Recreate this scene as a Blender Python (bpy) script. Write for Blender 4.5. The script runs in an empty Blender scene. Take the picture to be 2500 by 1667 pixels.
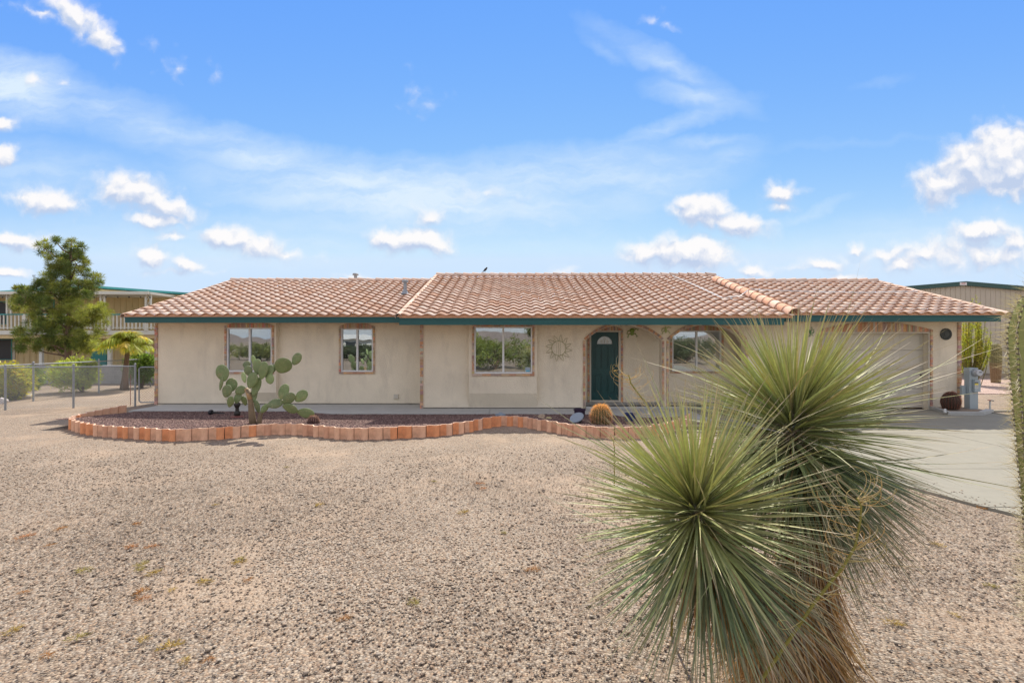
import bpy, bmesh, math, random
import numpy as np
from mathutils import Vector, Matrix
R = math.radians
random.seed(7); rng = np.random.default_rng(7)
scene = bpy.context.scene
col = scene.collection

# ---------------------------------------------------------------- camera
F, CX, CY, CZ = 1143.0, 1250.0, 833.5, 1.95
def P(px, py, D):
    """point seen at photo pixel (px,py) at distance D (metres) in front of the camera plane"""
    return Vector(((px-CX)*D/F, D, CZ-(py-CY)*D/F))
def G(px, py, z=0.0):
    """ground point (height z) seen at photo pixel"""
    D = F*(CZ-z)/(py-CY)
    return Vector(((px-CX)*D/F, D, z))
cam_d = bpy.data.cameras.new('camera'); cam = bpy.data.objects.new('camera', cam_d); col.objects.link(cam)
cam_d.sensor_width = 36; cam_d.lens = F*36/2500; cam_d.clip_end = 4000; cam_d.clip_start = 0.05
cam.location = (0, 0, CZ); cam.rotation_euler = (R(90), 0, 0)
scene.camera = cam

# ---------------------------------------------------------------- light
LD = Vector((-0.055, -0.87, -1.0)).normalized()       # direction the sunlight travels
sun_d = bpy.data.lights.new('sun', 'SUN'); sun = bpy.data.objects.new('sun', sun_d); col.objects.link(sun)
sun_d.energy = 4.6; sun_d.angle = R(0.53); sun_d.color = (1.0, 0.925, 0.80)
sun.rotation_euler = LD.to_track_quat('-Z', 'Y').to_euler()
EL = math.asin(-LD.z); AZ = math.atan2(-LD.x, -LD.y)
scene.view_settings.view_transform = 'Standard'; scene.view_settings.look = 'None'
scene.view_settings.exposure = 0.52; scene.view_settings.gamma = 1
SKYS = 0.13

# ---------------------------------------------------------------- world: sky texture + clouds by direction
world = bpy.data.worlds.new('World'); scene.world = world; world.use_nodes = True
def build_world():
    nt = world.node_tree; nt.nodes.clear(); N = nt.nodes; L = nt.links
    CL = [ # px, py, rx, ry, rot(deg, screen clockwise), weight
     (185,40,85,34,38,1.0),(250,90,62,26,48,1.0),(110,35,62,14,8,.55),(372,133,15,22,-20,.30),(392,150,22,12,30,.22),(441,168,13,28,12,.36),(526,186,9,20,0,.20),
     (88,200,26,16,0,.6),(14,305,30,17,0,1),(6,378,36,27,0,1.1),(150,200,14,10,0,.4),
     (120,492,92,32,8,.95),(62,480,60,14,0,.6),(318,470,86,40,10,1.1),(392,498,88,34,18,1.05),(385,540,74,20,5,.85),(420,580,44,12,0,.6),
     (45,585,68,24,4,1.05),(22,662,50,15,0,.95),(560,583,62,28,8,1.1),(620,600,80,28,10,.95),(700,620,66,16,4,.6),
     (372,625,40,24,10,1.0),(455,650,38,18,14,.95),(440,664,90,10,0,.5),
     (945,578,40,26,0,1.1),(1020,588,86,28,2,1.15),(1045,528,46,26,0,.62),(1180,470,70,16,10,.35),
     (1720,515,75,42,10,1.25),(1800,545,80,30,14,1.1),(1600,622,80,30,0,1.1),(1700,616,96,34,4,1.2),
     (1908,470,44,26,0,.85),(1905,505,34,18,0,.7),
     (2290,455,62,50,-20,1.0),(2370,410,80,62,-15,1.3),(2460,395,100,80,0,1.5),(2540,390,100,70,0,1.5),
     (2400,570,84,26,0,1.05),(2480,590,50,24,0,.9),(2300,612,170,34,-8,.72),(2400,625,140,38,0,.75),(2160,625,110,20,0,.6),(2215,648,50,22,0,.85),
     (2005,645,50,17,0,.85),(2090,607,28,14,0,.7),(1838,663,42,17,0,.85),(1372,656,30,10,0,.6),(2060,676,46,12,0,.7),(1960,650,80,10,0,.4),
     (1600,42,20,14,-20,.42),(1632,62,22,10,25,.3),(1020,225,18,34,-8,.30),(1045,252,30,12,0,.22),
     (865,672,34,9,0,.5),(1260,680,60,8,0,.3)]
    WP = [ # thin high cloud: px,py,rx,ry,rot,weight
     (30,215,170,70,10,.85),(250,255,160,40,8,.45),(420,320,330,34,10,.5),(700,400,380,44,11,.62),(1000,480,460,72,5,.9),(1380,430,340,62,-4,.62),
     (1600,455,170,50,-16,.5),(900,560,480,40,2,.35),(1640,165,190,30,28,.4),(1700,235,110,30,10,.42),(1640,310,170,20,-20,.42),(1790,385,70,26,-24,.38),
     (1720,350,110,16,-6,.3),(1960,530,110,12,-22,.3),(600,600,520,60,2,.5),(100,420,280,60,6,.35),(2250,600,330,70,-6,.45),(2000,640,380,40,0,.4),
     (1250,600,700,34,0,.25),(1470,120,60,16,35,.18),(2080,350,260,10,-3,.1),(2150,200,60,12,-10,.12)]
    def group(name, lst):
        g = bpy.data.node_groups.new(name, 'ShaderNodeTree')
        g.interface.new_socket('p', in_out='INPUT', socket_type='NodeSocketVector')
        g.interface.new_socket('d', in_out='OUTPUT', socket_type='NodeSocketFloat')
        gi = g.nodes.new('NodeGroupInput'); go = g.nodes.new('NodeGroupOutput'); last = None
        for (x, y, rx, ry, rot, w) in lst:
            m = g.nodes.new('ShaderNodeMapping'); m.vector_type = 'TEXTURE'
            m.inputs['Location'].default_value = ((x-CX)/F, (CY-y)/F, 0)
            m.inputs['Rotation'].default_value = (0, 0, -R(rot))
            m.inputs['Scale'].default_value = (1.2*rx/F, 1.22*ry/F, 1)
            if last is None: g.links.new(gi.outputs[0], m.inputs['Vector'])
            else:   # tiny dependence on the running result keeps the compiled chain short
                e = g.nodes.new('ShaderNodeVectorMath'); e.operation = 'MULTIPLY_ADD'; g.links.new(last.outputs[0], e.inputs[0]); e.inputs[1].default_value = (1e-6, 1e-6, 0); g.links.new(gi.outputs[0], e.inputs[2]); g.links.new(e.outputs[0], m.inputs['Vector'])
            l = g.nodes.new('ShaderNodeVectorMath'); l.operation = 'LENGTH'; g.links.new(m.outputs[0], l.inputs[0])
            a = g.nodes.new('ShaderNodeMath'); a.operation = 'MULTIPLY_ADD'
            g.links.new(l.outputs['Value'], a.inputs[0]); a.inputs[1].default_value = -w*.8; a.inputs[2].default_value = w
            if last is None: last = a
            else:
                mx = g.nodes.new('ShaderNodeMath'); mx.operation = 'SMOOTH_MAX' if 'SMOOTH_MAX' in [e.identifier for e in mx.bl_rna.properties['operation'].enum_items] else 'MAXIMUM'
                g.links.new(last.outputs[0], mx.inputs[0]); g.links.new(a.outputs[0], mx.inputs[1]); mx.inputs[2].default_value = .12
                last = mx
        g.links.new(last.outputs[0], go.inputs[0])
        return g
    def nd(t, **k):
        n = N.new(t)
        for a, b in k.items(): setattr(n, a, b)
        return n
    def math_(op, a, b=None, c=None, clamp=False):
        n = nd('ShaderNodeMath', operation=op, use_clamp=clamp)
        for i, v in enumerate((a, b, c)):
            if v is None: continue
            if isinstance(v, (int, float)): n.inputs[i].default_value = v
            else: L.new(v, n.inputs[i])
        return n.outputs[0]
    def vmath(op, a, b=None, s=None):
        n = nd('ShaderNodeVectorMath', operation=op)
        for i, v in enumerate((a, b)):
            if v is None: continue
            if isinstance(v, (tuple, list)): n.inputs[i].default_value = v
            else: L.new(v, n.inputs[i])
        if s is not None: n.inputs['Scale'].default_value = s
        return n.outputs[0]
    def smooth(v, a, b, lo=0, hi=1):
        n = nd('ShaderNodeMapRange', interpolation_type='SMOOTHSTEP')
        L.new(v, n.inputs[0]); n.inputs[1].default_value = a; n.inputs[2].default_value = b; n.inputs[3].default_value = lo; n.inputs[4].default_value = hi
        return n.outputs[0]
    def mix(f, a, b, mode='MIX'):
        n = nd('ShaderNodeMix', data_type='RGBA', blend_type=mode)
        if isinstance(f, (int, float)): n.inputs[0].default_value = f
        else: L.new(f, n.inputs[0])
        for i, v in ((6, a), (7, b)):
            if isinstance(v, tuple): n.inputs[i].default_value = (*v, 1)
            else: L.new(v, n.inputs[i])
        return n.outputs[2]
    tc = nd('ShaderNodeTexCoord'); sep = nd('ShaderNodeSeparateXYZ'); L.new(tc.outputs['Generated'], sep.inputs[0])
    yy = math_('MAXIMUM', math_('ABSOLUTE', sep.outputs[1]), 0.05)
    u = math_('DIVIDE', sep.outputs[0], yy); v = math_('DIVIDE', sep.outputs[2], yy)
    cb = nd('ShaderNodeCombineXYZ'); L.new(u, cb.inputs[0]); L.new(v, cb.inputs[1]); p0 = cb.outputs[0]
    # domain warp
    def noise(vec, scale, detail=6, rough=.55, off=(0, 0, 0), sc=(1, 1, 1)):
        m = nd('ShaderNodeMapping'); m.inputs['Location'].default_value = off; m.inputs['Scale'].default_value = sc; L.new(vec, m.inputs[0])
        n = nd('ShaderNodeTexNoise'); n.inputs['Scale'].default_value = scale; n.inputs['Detail'].default_value = detail; n.inputs['Roughness'].default_value = rough
        L.new(m.outputs[0], n.inputs['Vector']); return n
    wn = noise(p0, 16, 4); w_ = vmath('SUBTRACT', wn.outputs['Color'], (.5, .5, .5)); w_ = vmath('SCALE', w_, s=.05)
    p = vmath('ADD', p0, w_)
    gC = group('cumulus_field', CL); gW = group('cirrus_field', WP)
    gC0 = []
    def field(vec):
        g = nd('ShaderNodeGroup'); g.node_tree = gC; L.new(vec, g.inputs[0])
        n = noise(vec, 24, 8, .6, off=(3, 1, 0)); n2 = nd('ShaderNodeTexVoronoi', feature='SMOOTH_F1', voronoi_dimensions='2D'); n2.inputs['Scale'].default_value = 30; n2.inputs['Smoothness'].default_value = .5; L.new(vec, n2.inputs['Vector'])
        gC0.append(g.outputs[0])
        a = math_('MULTIPLY_ADD', n.outputs[0], 1.15, -.60)
        b = math_('MULTIPLY_ADD', n2.outputs[0], -.45, .19)
        return math_('ADD', math_('ADD', g.outputs[0], a), b)
    d0 = field(p); d1 = field(vmath('ADD', p, (.004, .016, 0)))
    alpha = math_('MULTIPLY', smooth(d0, -.10, .66), smooth(gC0[0], .05, .6, .30, .97))
    lit = math_('MULTIPLY_ADD', math_('SUBTRACT', d0, d1), 1.7, .50, clamp=True)
    gw = nd('ShaderNodeGroup'); gw.node_tree = gW; L.new(p, gw.inputs[0])
    s1 = noise(p, 5, 7, .6, off=(1, 5, 0), sc=(1, 4.5, 1)); 
    cir = math_('MULTIPLY', math_('MAXIMUM', gw.outputs[0], 0), smooth(s1.outputs[0], .25, .72, .45, 1.25))
    cir = math_('MULTIPLY', cir, 1.35, clamp=True)
    front = smooth(sep.outputs[1], -.02, .08)
    # plain scattered cloud for the half of the sky behind the camera
    bn = noise(p0, 3.2, 7, .6, off=(4, 9, 0), sc=(1, 2.2, 1)); back = math_('MULTIPLY', smooth(bn.outputs[0], .5, .72), math_('SUBTRACT', 1, front))
    above = smooth(sep.outputs[2], -.01, .02)
    # broad white veil added overhead and behind, out of view, to brighten the shaded facade
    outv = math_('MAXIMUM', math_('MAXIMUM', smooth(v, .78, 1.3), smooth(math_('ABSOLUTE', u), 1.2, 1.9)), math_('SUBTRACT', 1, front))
    A = math_('MULTIPLY', math_('MAXIMUM', math_('MULTIPLY', alpha, front), back), above)
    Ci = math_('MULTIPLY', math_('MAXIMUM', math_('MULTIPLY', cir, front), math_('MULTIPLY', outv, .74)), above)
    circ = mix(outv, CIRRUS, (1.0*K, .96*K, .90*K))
    sky = nd('ShaderNodeTexSky', sky_type='NISHITA'); sky.sun_disc = False; sky.sun_elevation = EL; sky.sun_rotation = AZ
    sky.altitude = 400; sky.air_density = 1.0; sky.dust_density = 0.0; sky.ozone_density = 2.2
    # tone response of the camera for the sky: deeper red/green falloff with height, blue near its ceiling
    sc_ = nd('ShaderNodeSeparateColor'); L.new(sky.outputs[0], sc_.inputs[0]); cm_ = nd('ShaderNodeCombineColor')
    for i, (ref, val, g, mxv) in enumerate(((1.63, .165, 1.5, .62), (2.8, .41, .90, .79), (5.2, .98, .04, 1.0))):
        q = math_('MULTIPLY', math_('POWER', math_('MULTIPLY', math_('MAXIMUM', sc_.outputs[i], .01), 1/ref), g), val)
        L.new(math_('MULTIPLY', math_('MINIMUM', q, mxv), K), cm_.inputs[i])
    base = cm_.outputs[0]
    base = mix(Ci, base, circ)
    cc = mix(lit, CLOUDLO, CLOUDHI)
    base = mix(A, base, cc)
    bg = nd('ShaderNodeBackground'); bg.inputs[1].default_value = SKYS; L.new(base, bg.inputs[0])
    out = nd('ShaderNodeOutputWorld'); L.new(bg.outputs[0], out.inputs[0])
    world.cycles.sampling_method = 'NONE'
    scene.cycles.max_bounces = 5; scene.cycles.diffuse_bounces = 3; scene.cycles.glossy_bounces = 3; scene.cycles.transparent_max_bounces = 10
GRK = (.80, .725, .64)
K = 1.0/(SKYS*2**scene.view_settings.exposure)
SKYTINT = (1.0, 1.0, 1.0)
CIRRUS = (.72*K, .86*K, 1.0*K); CLOUDLO = (.54*K, .64*K, .84*K); CLOUDHI = (1.0*K, .98*K, .98*K)
build_world()

# ---------------------------------------------------------------- mesh helpers
ORG = {}
def tag(o, label=None, cat=None, group=None, kind=None):
    if label: o['label'] = label
    if cat: o['category'] = cat
    if group: o['group'] = group
    if kind: o['kind'] = kind
    return o
def thing(name, label, cat, loc=(0, 0, 0), group=None):
    o = bpy.data.objects.new(name, None); col.objects.link(o); o.location = loc; o.empty_display_size = .2
    ORG[o] = Vector(loc); return tag(o, label, cat, group)
def link(name, me, parent=None, org=None):
    o = bpy.data.objects.new(name, me); col.objects.link(o)
    if parent is not None: o.parent = parent; ORG[o] = ORG[parent]
    else:
        ORG[o] = Vector(org) if org is not None else Vector((0, 0, 0)); o.location = ORG[o]
    return o
class MB:
    def __init__(s): s.v = []; s.f = []; s.c = []; s.base = 0; s.m = []
    def add(s, vs, fs, c=None, mi=0):
        b = len(s.v); s.v.extend([tuple(q) for q in vs])
        for f in fs: s.f.append(tuple(i+b for i in f)); s.c.append(c if c else (1, 1, 1)); s.m.append(mi)
    def quad(s, a, b, c_, d, c=None, mi=0): s.add([a, b, c_, d], [(0, 1, 2, 3)], c, mi)
    def box(s, x0, y0, z0, x1, y1, z1, c=None, mi=0):
        if x0 > x1: x0, x1 = x1, x0
        if y0 > y1: y0, y1 = y1, y0
        if z0 > z1: z0, z1 = z1, z0
        s.add([(x0,y0,z0),(x1,y0,z0),(x1,y1,z0),(x0,y1,z0),(x0,y0,z1),(x1,y0,z1),(x1,y1,z1),(x0,y1,z1)],
              [(0,3,2,1),(4,5,6,7),(0,1,5,4),(1,2,6,5),(2,3,7,6),(3,0,4,7)], c, mi)
    def obox(s, cen, ax, ay, az, c=None, mi=0):
        cen = Vector(cen); ax = Vector(ax); ay = Vector(ay); az = Vector(az)
        vs = [cen+i*ax+j*ay+k*az for k in (-1, 1) for (i, j) in ((-1,-1),(1,-1),(1,1),(-1,1))]
        s.add(vs, [(0,3,2,1),(4,5,6,7),(0,1,5,4),(1,2,6,5),(2,3,7,6),(3,0,4,7)], c, mi)
    def tube(s, pts, rad, n=8, c=None, cap=True, mi=0):
        pts = [Vector(p) for p in pts]
        rad = [float(rad)]*len(pts) if isinstance(rad, (int, float)) else [float(q) for q in rad]
        t0 = (pts[1]-pts[0]).normalized(); a = t0.orthogonal().normalized(); rings = []; b0 = len(s.v)
        for i, p in enumerate(pts):
            t = (pts[min(i+1, len(pts)-1)]-pts[max(i-1, 0)]).normalized()
            a = (a-t*a.dot(t)).normalized(); b = t.cross(a)
            rings.append([p+rad[i]*(math.cos(2*math.pi*k/n)*a+math.sin(2*math.pi*k/n)*b) for k in range(n)])
        vs = [q for r in rings for q in r]; fs = []
        for i in range(len(pts)-1):
            for k in range(n):
                fs.append((i*n+k, i*n+(k+1) % n, (i+1)*n+(k+1) % n, (i+1)*n+k))
        if cap: fs.append(tuple(range(n-1, -1, -1))); fs.append(tuple((len(pts)-1)*n+k for k in range(n)))
        s.add(vs, fs, c, mi)
    def lathe(s, prof, n=24, cen=(0, 0, 0), c=None, cf=None, ax=None, mi=0):
        """prof: list of (r,z); cf: per-ring colour function; ax: 3 axis vectors (x,y,z)"""
        cen = Vector(cen); X, Y, Z = ax if ax else (Vector((1,0,0)), Vector((0,1,0)), Vector((0,0,1)))
        b = len(s.v)
        for (r, z) in prof:
            for k in range(n):
                a = 2*math.pi*k/n; s.v.append(tuple(cen+r*math.cos(a)*X+r*math.sin(a)*Y+z*Z))
        for i in range(len(prof)-1):
            for k in range(n):
                s.f.append((b+i*n+k, b+i*n+(k+1) % n, b+(i+1)*n+(k+1) % n, b+(i+1)*n+k)); s.c.append(cf(i) if cf else (c or (1, 1, 1))); s.m.append(mi)
        s.f.append(tuple(b+k for k in range(n-1, -1, -1))); s.c.append(cf(0) if cf else (c or (1,1,1))); s.m.append(mi)
        s.f.append(tuple(b+(len(prof)-1)*n+k for k in range(n))); s.c.append(cf(len(prof)-2) if cf else (c or (1,1,1))); s.m.append(mi)
    def prism(s, poly, z0, z1, c=None, mi=0):
        n = len(poly); area = sum(poly[i][0]*poly[(i+1)%n][1]-poly[(i+1)%n][0]*poly[i][1] for i in range(n))
        if area < 0: poly = poly[::-1]
        vs = [(x, y, z0) for x, y in poly]+[(x, y, z1) for x, y in poly]
        fs = [tuple(range(n-1, -1, -1)), tuple(range(n, 2*n))]+[(i, (i+1) % n, n+(i+1) % n, n+i) for i in range(n)]
        s.add(vs, fs, c, mi)
    def prismY(s, poly, y0, y1, c=None, mi=0):
        """poly in (x,z), extruded along y"""
        n = len(poly); area = sum(poly[i][0]*poly[(i+1)%n][1]-poly[(i+1)%n][0]*poly[i][1] for i in range(n))
        if area < 0: poly = poly[::-1]
        vs = [(x, y0, z) for x, z in poly]+[(x, y1, z) for x, z in poly]
        fs = [tuple(range(n)), tuple(range(2*n-1, n-1, -1))]+[(i, n+i, n+(i+1) % n, (i+1) % n) for i in range(n)]
        s.add(vs, fs, c, mi)
    def build(s, name, mat, parent=None, smooth=False, org=None):
        o3 = ORG[parent] if parent is not None else (Vector(org) if org is not None else Vector((0, 0, 0)))
        me = bpy.data.meshes.new(name)
        V = np.array(s.v, dtype=float).reshape(-1, 3)-np.array(o3)
        me.from_pydata(V.tolist(), [], s.f); me.update()
        setcol(me, np.array(s.c, dtype=np.float32))
        for m in (mat if isinstance(mat, (list, tuple)) else [mat]): me.materials.append(m)
        if any(s.m): me.polygons.foreach_set('material_index', s.m)
        if smooth: me.polygons.foreach_set('use_smooth', [True]*len(me.polygons))
        return link(name, me, parent, org)
def setcol(me, fc):
    """per-face colours -> corner colour attribute"""
    a = me.color_attributes.new('Col', 'FLOAT_COLOR', 'CORNER')
    lt = np.zeros(len(me.polygons), dtype=np.int32); me.polygons.foreach_get('loop_total', lt)
    cc = np.repeat(np.c_[fc, np.ones(len(fc), dtype=np.float32)], lt, axis=0).astype(np.float32)
    a.data.foreach_set('color', cc.ravel())
def np_mesh(name, V, Fc, fc, mat, parent=None, smooth=False, org=None):
    """V (n,3), Fc (m,k) faces all of one size, fc (m,3)"""
    o3 = np.array(ORG[parent]) if parent is not None else (np.array(org, dtype=float) if org is not None else np.zeros(3))
    me = bpy.data.meshes.new(name); m, k = Fc.shape
    me.vertices.add(len(V)); me.vertices.foreach_set('co', (V-o3).astype(np.float32).ravel())
    me.loops.add(m*k); me.loops.foreach_set('vertex_index', Fc.astype(np.int32).ravel())
    me.polygons.add(m); me.polygons.foreach_set('loop_start', np.arange(0, m*k, k, dtype=np.int32))
    me.polygons.foreach_set('loop_total', np.full(m, k, dtype=np.int32))
    if smooth: me.polygons.foreach_set('use_smooth', np.ones(m, dtype=bool))
    me.update(calc_edges=True); me.validate()
    setcol(me, fc)
    me.materials.append(mat)
    return link(name, me, parent, org)
def blades(starts, dirs, lens, widths, bend, cols_, tipc=None, nseg=5, ups=None, fold=.25, taper=.35, curl=None):
    """many tapered folded blades at once -> V,F,C.  bend: droop vector (n,3) added with t^2"""
    n = len(starts); up = np.tile(np.array([[0, 0, 1.]]), (n, 1)) if ups is None else ups
    side = np.cross(dirs, up); ln = np.linalg.norm(side, axis=1, keepdims=True); side = np.where(ln < 1e-3, np.array([[1., 0, 0]]), side/np.maximum(ln, 1e-6))
    nor = np.cross(side, dirs)
    t = np.linspace(0, 1, nseg+1); Vs = []
    for tt in t:
        cen = starts+dirs*(lens*tt)[:, None]+bend*(tt**2)*lens[:, None]
        w = widths*(min(1, taper+ (1-taper)*min(1, tt*6))*(1-tt**1.6)+.02)
        Vs += [cen-side*w[:, None], cen+nor*(-w*fold)[:, None], cen+side*w[:, None]]
    V = np.stack(Vs, 1)                                   # n, 3*(nseg+1), 3
    k = 3*(nseg+1); fs = []
    for i in range(nseg):
        for j in range(2):
            fs.append((3*i+j, 3*i+j+1, 3*i+3+j+1, 3*i+3+j))
    fs = np.array(fs); Fc = (np.arange(n)[:, None, None]*k+fs[None]).reshape(-1, 4)
    C = np.repeat(cols_[:, None, :], 2*nseg, 1).copy()
    if tipc is not None:
        C[:, -2:, :] = tipc
        C[:, -4:-2, :] = C[:, -4:-2, :]*.6+np.array(tipc)*.4
    return V.reshape(-1, 3), Fc, C.reshape(-1, 3)
def jitter(base, n, amt=.15, hue=.05):
    b = np.array(base)[None]; k = 1+rng.normal(0, amt, (n, 1)); return np.clip(b*k*(1+rng.normal(0, hue, (n, 3))), .005, .95)
def rocks(pts, size, cols_, squash=.6):
    """distorted octahedra"""
    n = len(pts); base = np.array([[1,0,0],[0,1,0],[-1,0,0],[0,-1,0],[0,0,1],[0,0,-1.]])
    V = base[None]*(1+rng.uniform(-.35, .35, (n, 6, 3)))+rng.uniform(-.3, .3, (n, 6, 3))
    a = rng.uniform(0, 6.28, n); ca, sa = np.cos(a), np.sin(a); x = V[:, :, 0]*ca[:, None]-V[:, :, 1]*sa[:, None]; y = V[:, :, 0]*sa[:, None]+V[:, :, 1]*ca[:, None]
    V = np.stack([x, y, V[:, :, 2]*squash], 2)*size[:, None, None]+pts[:, None]
    fs = np.array([(0,1,4),(1,2,4),(2,3,4),(3,0,4),(1,0,5),(2,1,5),(3,2,5),(0,3,5)])
    Fc = (np.arange(n)[:, None, None]*6+fs[None]).reshape(-1, 3)
    C = np.repeat(cols_[:, None], 8, 1)*(1+rng.normal(0, .05, (n, 8, 1)))
    return V.reshape(-1, 3), Fc, C.reshape(-1, 3)

# ---------------------------------------------------------------- materials
def mat(name, base=(.5, .5, .5), rough=.8, attr=False, nscale=8, namp=.15, bscale=60, bstr=.15, metal=0, spec=.4, detail=5, trans=0, dist=.01, stretch=None, nscale2=None, namp2=0, stain=None):
    m = bpy.data.materials.new(name); m.use_nodes = True; nt = m.node_tree; N = nt.nodes; L = nt.links
    b = N['Principled BSDF']; out = N['Material Output']
    tc = N.new('ShaderNodeTexCoord'); vec = tc.outputs['Object']
    if stretch:
        mp = N.new('ShaderNodeMapping'); mp.inputs['Scale'].default_value = stretch; L.new(vec, mp.inputs[0]); vec = mp.outputs[0]
    def mulc(a, fac_sock, lo, hi):
        mr = N.new('ShaderNodeMapRange'); L.new(fac_sock, mr.inputs[0]); mr.inputs[1].default_value = .25; mr.inputs[2].default_value = .75
        mr.inputs[3].default_value = lo; mr.inputs[4].default_value = hi
        vm = N.new('ShaderNodeVectorMath'); vm.operation = 'SCALE'; L.new(a, vm.inputs[0]); L.new(mr.outputs[0], vm.inputs['Scale']); return vm.outputs[0]
    if attr:
        at = N.new('ShaderNodeAttribute'); at.attribute_name = 'Col'; c = at.outputs['Color']
        vm = N.new('ShaderNodeVectorMath'); vm.operation = 'MULTIPLY'; L.new(c, vm.inputs[0]); vm.inputs[1].default_value = base; c = vm.outputs[0]
    else:
        rgb = N.new('ShaderNodeRGB'); rgb.outputs[0].default_value = (*base, 1); c = rgb.outputs[0]
    if namp:
        n = N.new('ShaderNodeTexNoise'); n.inputs['Scale'].default_value = nscale; n.inputs['Detail'].default_value = detail; n.inputs['Roughness'].default_value = .6; L.new(vec, n.inputs['Vector'])
        c = mulc(c, n.outputs[0], 1-namp, 1+namp)
    if namp2:
        n = N.new('ShaderNodeTexNoise'); n.inputs['Scale'].default_value = nscale2; n.inputs['Detail'].default_value = 3; L.new(vec, n.inputs['Vector'])
        c = mulc(c, n.outputs[0], 1-namp2, 1+namp2)
    if stain:
        sc, sx, amt, colr = stain
        mp = N.new('ShaderNodeMapping'); mp.inputs['Scale'].default_value = sx; L.new(tc.outputs['Object'], mp.inputs[0])
        n = N.new('ShaderNodeTexNoise'); n.inputs['Scale'].default_value = sc; n.inputs['Detail'].default_value = 6; n.inputs['Roughness'].default_value = .65; L.new(mp.outputs[0], n.inputs['Vector'])
        mr = N.new('ShaderNodeMapRange'); L.new(n.outputs[0], mr.inputs[0]); mr.inputs[1].default_value = .52; mr.inputs[2].default_value = .75; mr.inputs[3].default_value = 0; mr.inputs[4].default_value = amt
        mx = N.new('ShaderNodeMix'); mx.data_type = 'RGBA'; L.new(mr.outputs[0], mx.inputs[0]); L.new(c, mx.inputs[6]); mx.inputs[7].default_value = (*colr, 1); c = mx.outputs[2]
    L.new(c, b.inputs['Base Color'])
    b.inputs['Roughness'].default_value = rough; b.inputs['Metallic'].default_value = metal; b.inputs['Specular IOR Level'].default_value = spec
    if bstr:
        n = N.new('ShaderNodeTexNoise'); n.inputs['Scale'].default_value = bscale; n.inputs['Detail'].default_value = 4; L.new(vec, n.inputs['Vector'])
        bp = N.new('ShaderNodeBump'); bp.inputs['Strength'].default_value = bstr; bp.inputs['Distance'].default_value = dist; L.new(n.outputs[0], bp.inputs['Height']); L.new(bp.outputs[0], b.inputs['Normal'])
    if trans:
        tr = N.new('ShaderNodeBsdfTranslucent'); vm = N.new('ShaderNodeVectorMath'); vm.operation = 'MULTIPLY'; L.new(c, vm.inputs[0]); vm.inputs[1].default_value = (1.3, 1.25, .6)
        L.new(vm.outputs[0], tr.inputs[0]); mx = N.new('ShaderNodeMixShader'); mx.inputs[0].default_value = trans
        L.new(b.outputs[0], mx.inputs[1]); L.new(tr.outputs[0], mx.inputs[2]); L.new(mx.outputs[0], out.inputs[0])
    return m
def areoles(m, scale, c=(.42,.36,.22)):
    nt = m.node_tree; N = nt.nodes; L = nt.links; b = N['Principled BSDF']; src = b.inputs['Base Color'].links[0].from_socket
    tc = N.new('ShaderNodeTexCoord'); v = N.new('ShaderNodeTexVoronoi'); v.inputs['Scale'].default_value = scale; v.inputs['Randomness'].default_value = .35; L.new(tc.outputs['Object'], v.inputs['Vector'])
    mr = N.new('ShaderNodeMapRange'); L.new(v.outputs['Distance'], mr.inputs[0]); mr.inputs[1].default_value = .24; mr.inputs[2].default_value = .14; mr.inputs[3].default_value = 0; mr.inputs[4].default_value = .8
    mx = N.new('ShaderNodeMix'); mx.data_type = 'RGBA'; L.new(mr.outputs[0], mx.inputs[0]); L.new(src, mx.inputs[6]); mx.inputs[7].default_value = (*c, 1); L.new(mx.outputs[2], b.inputs['Base Color'])
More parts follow.
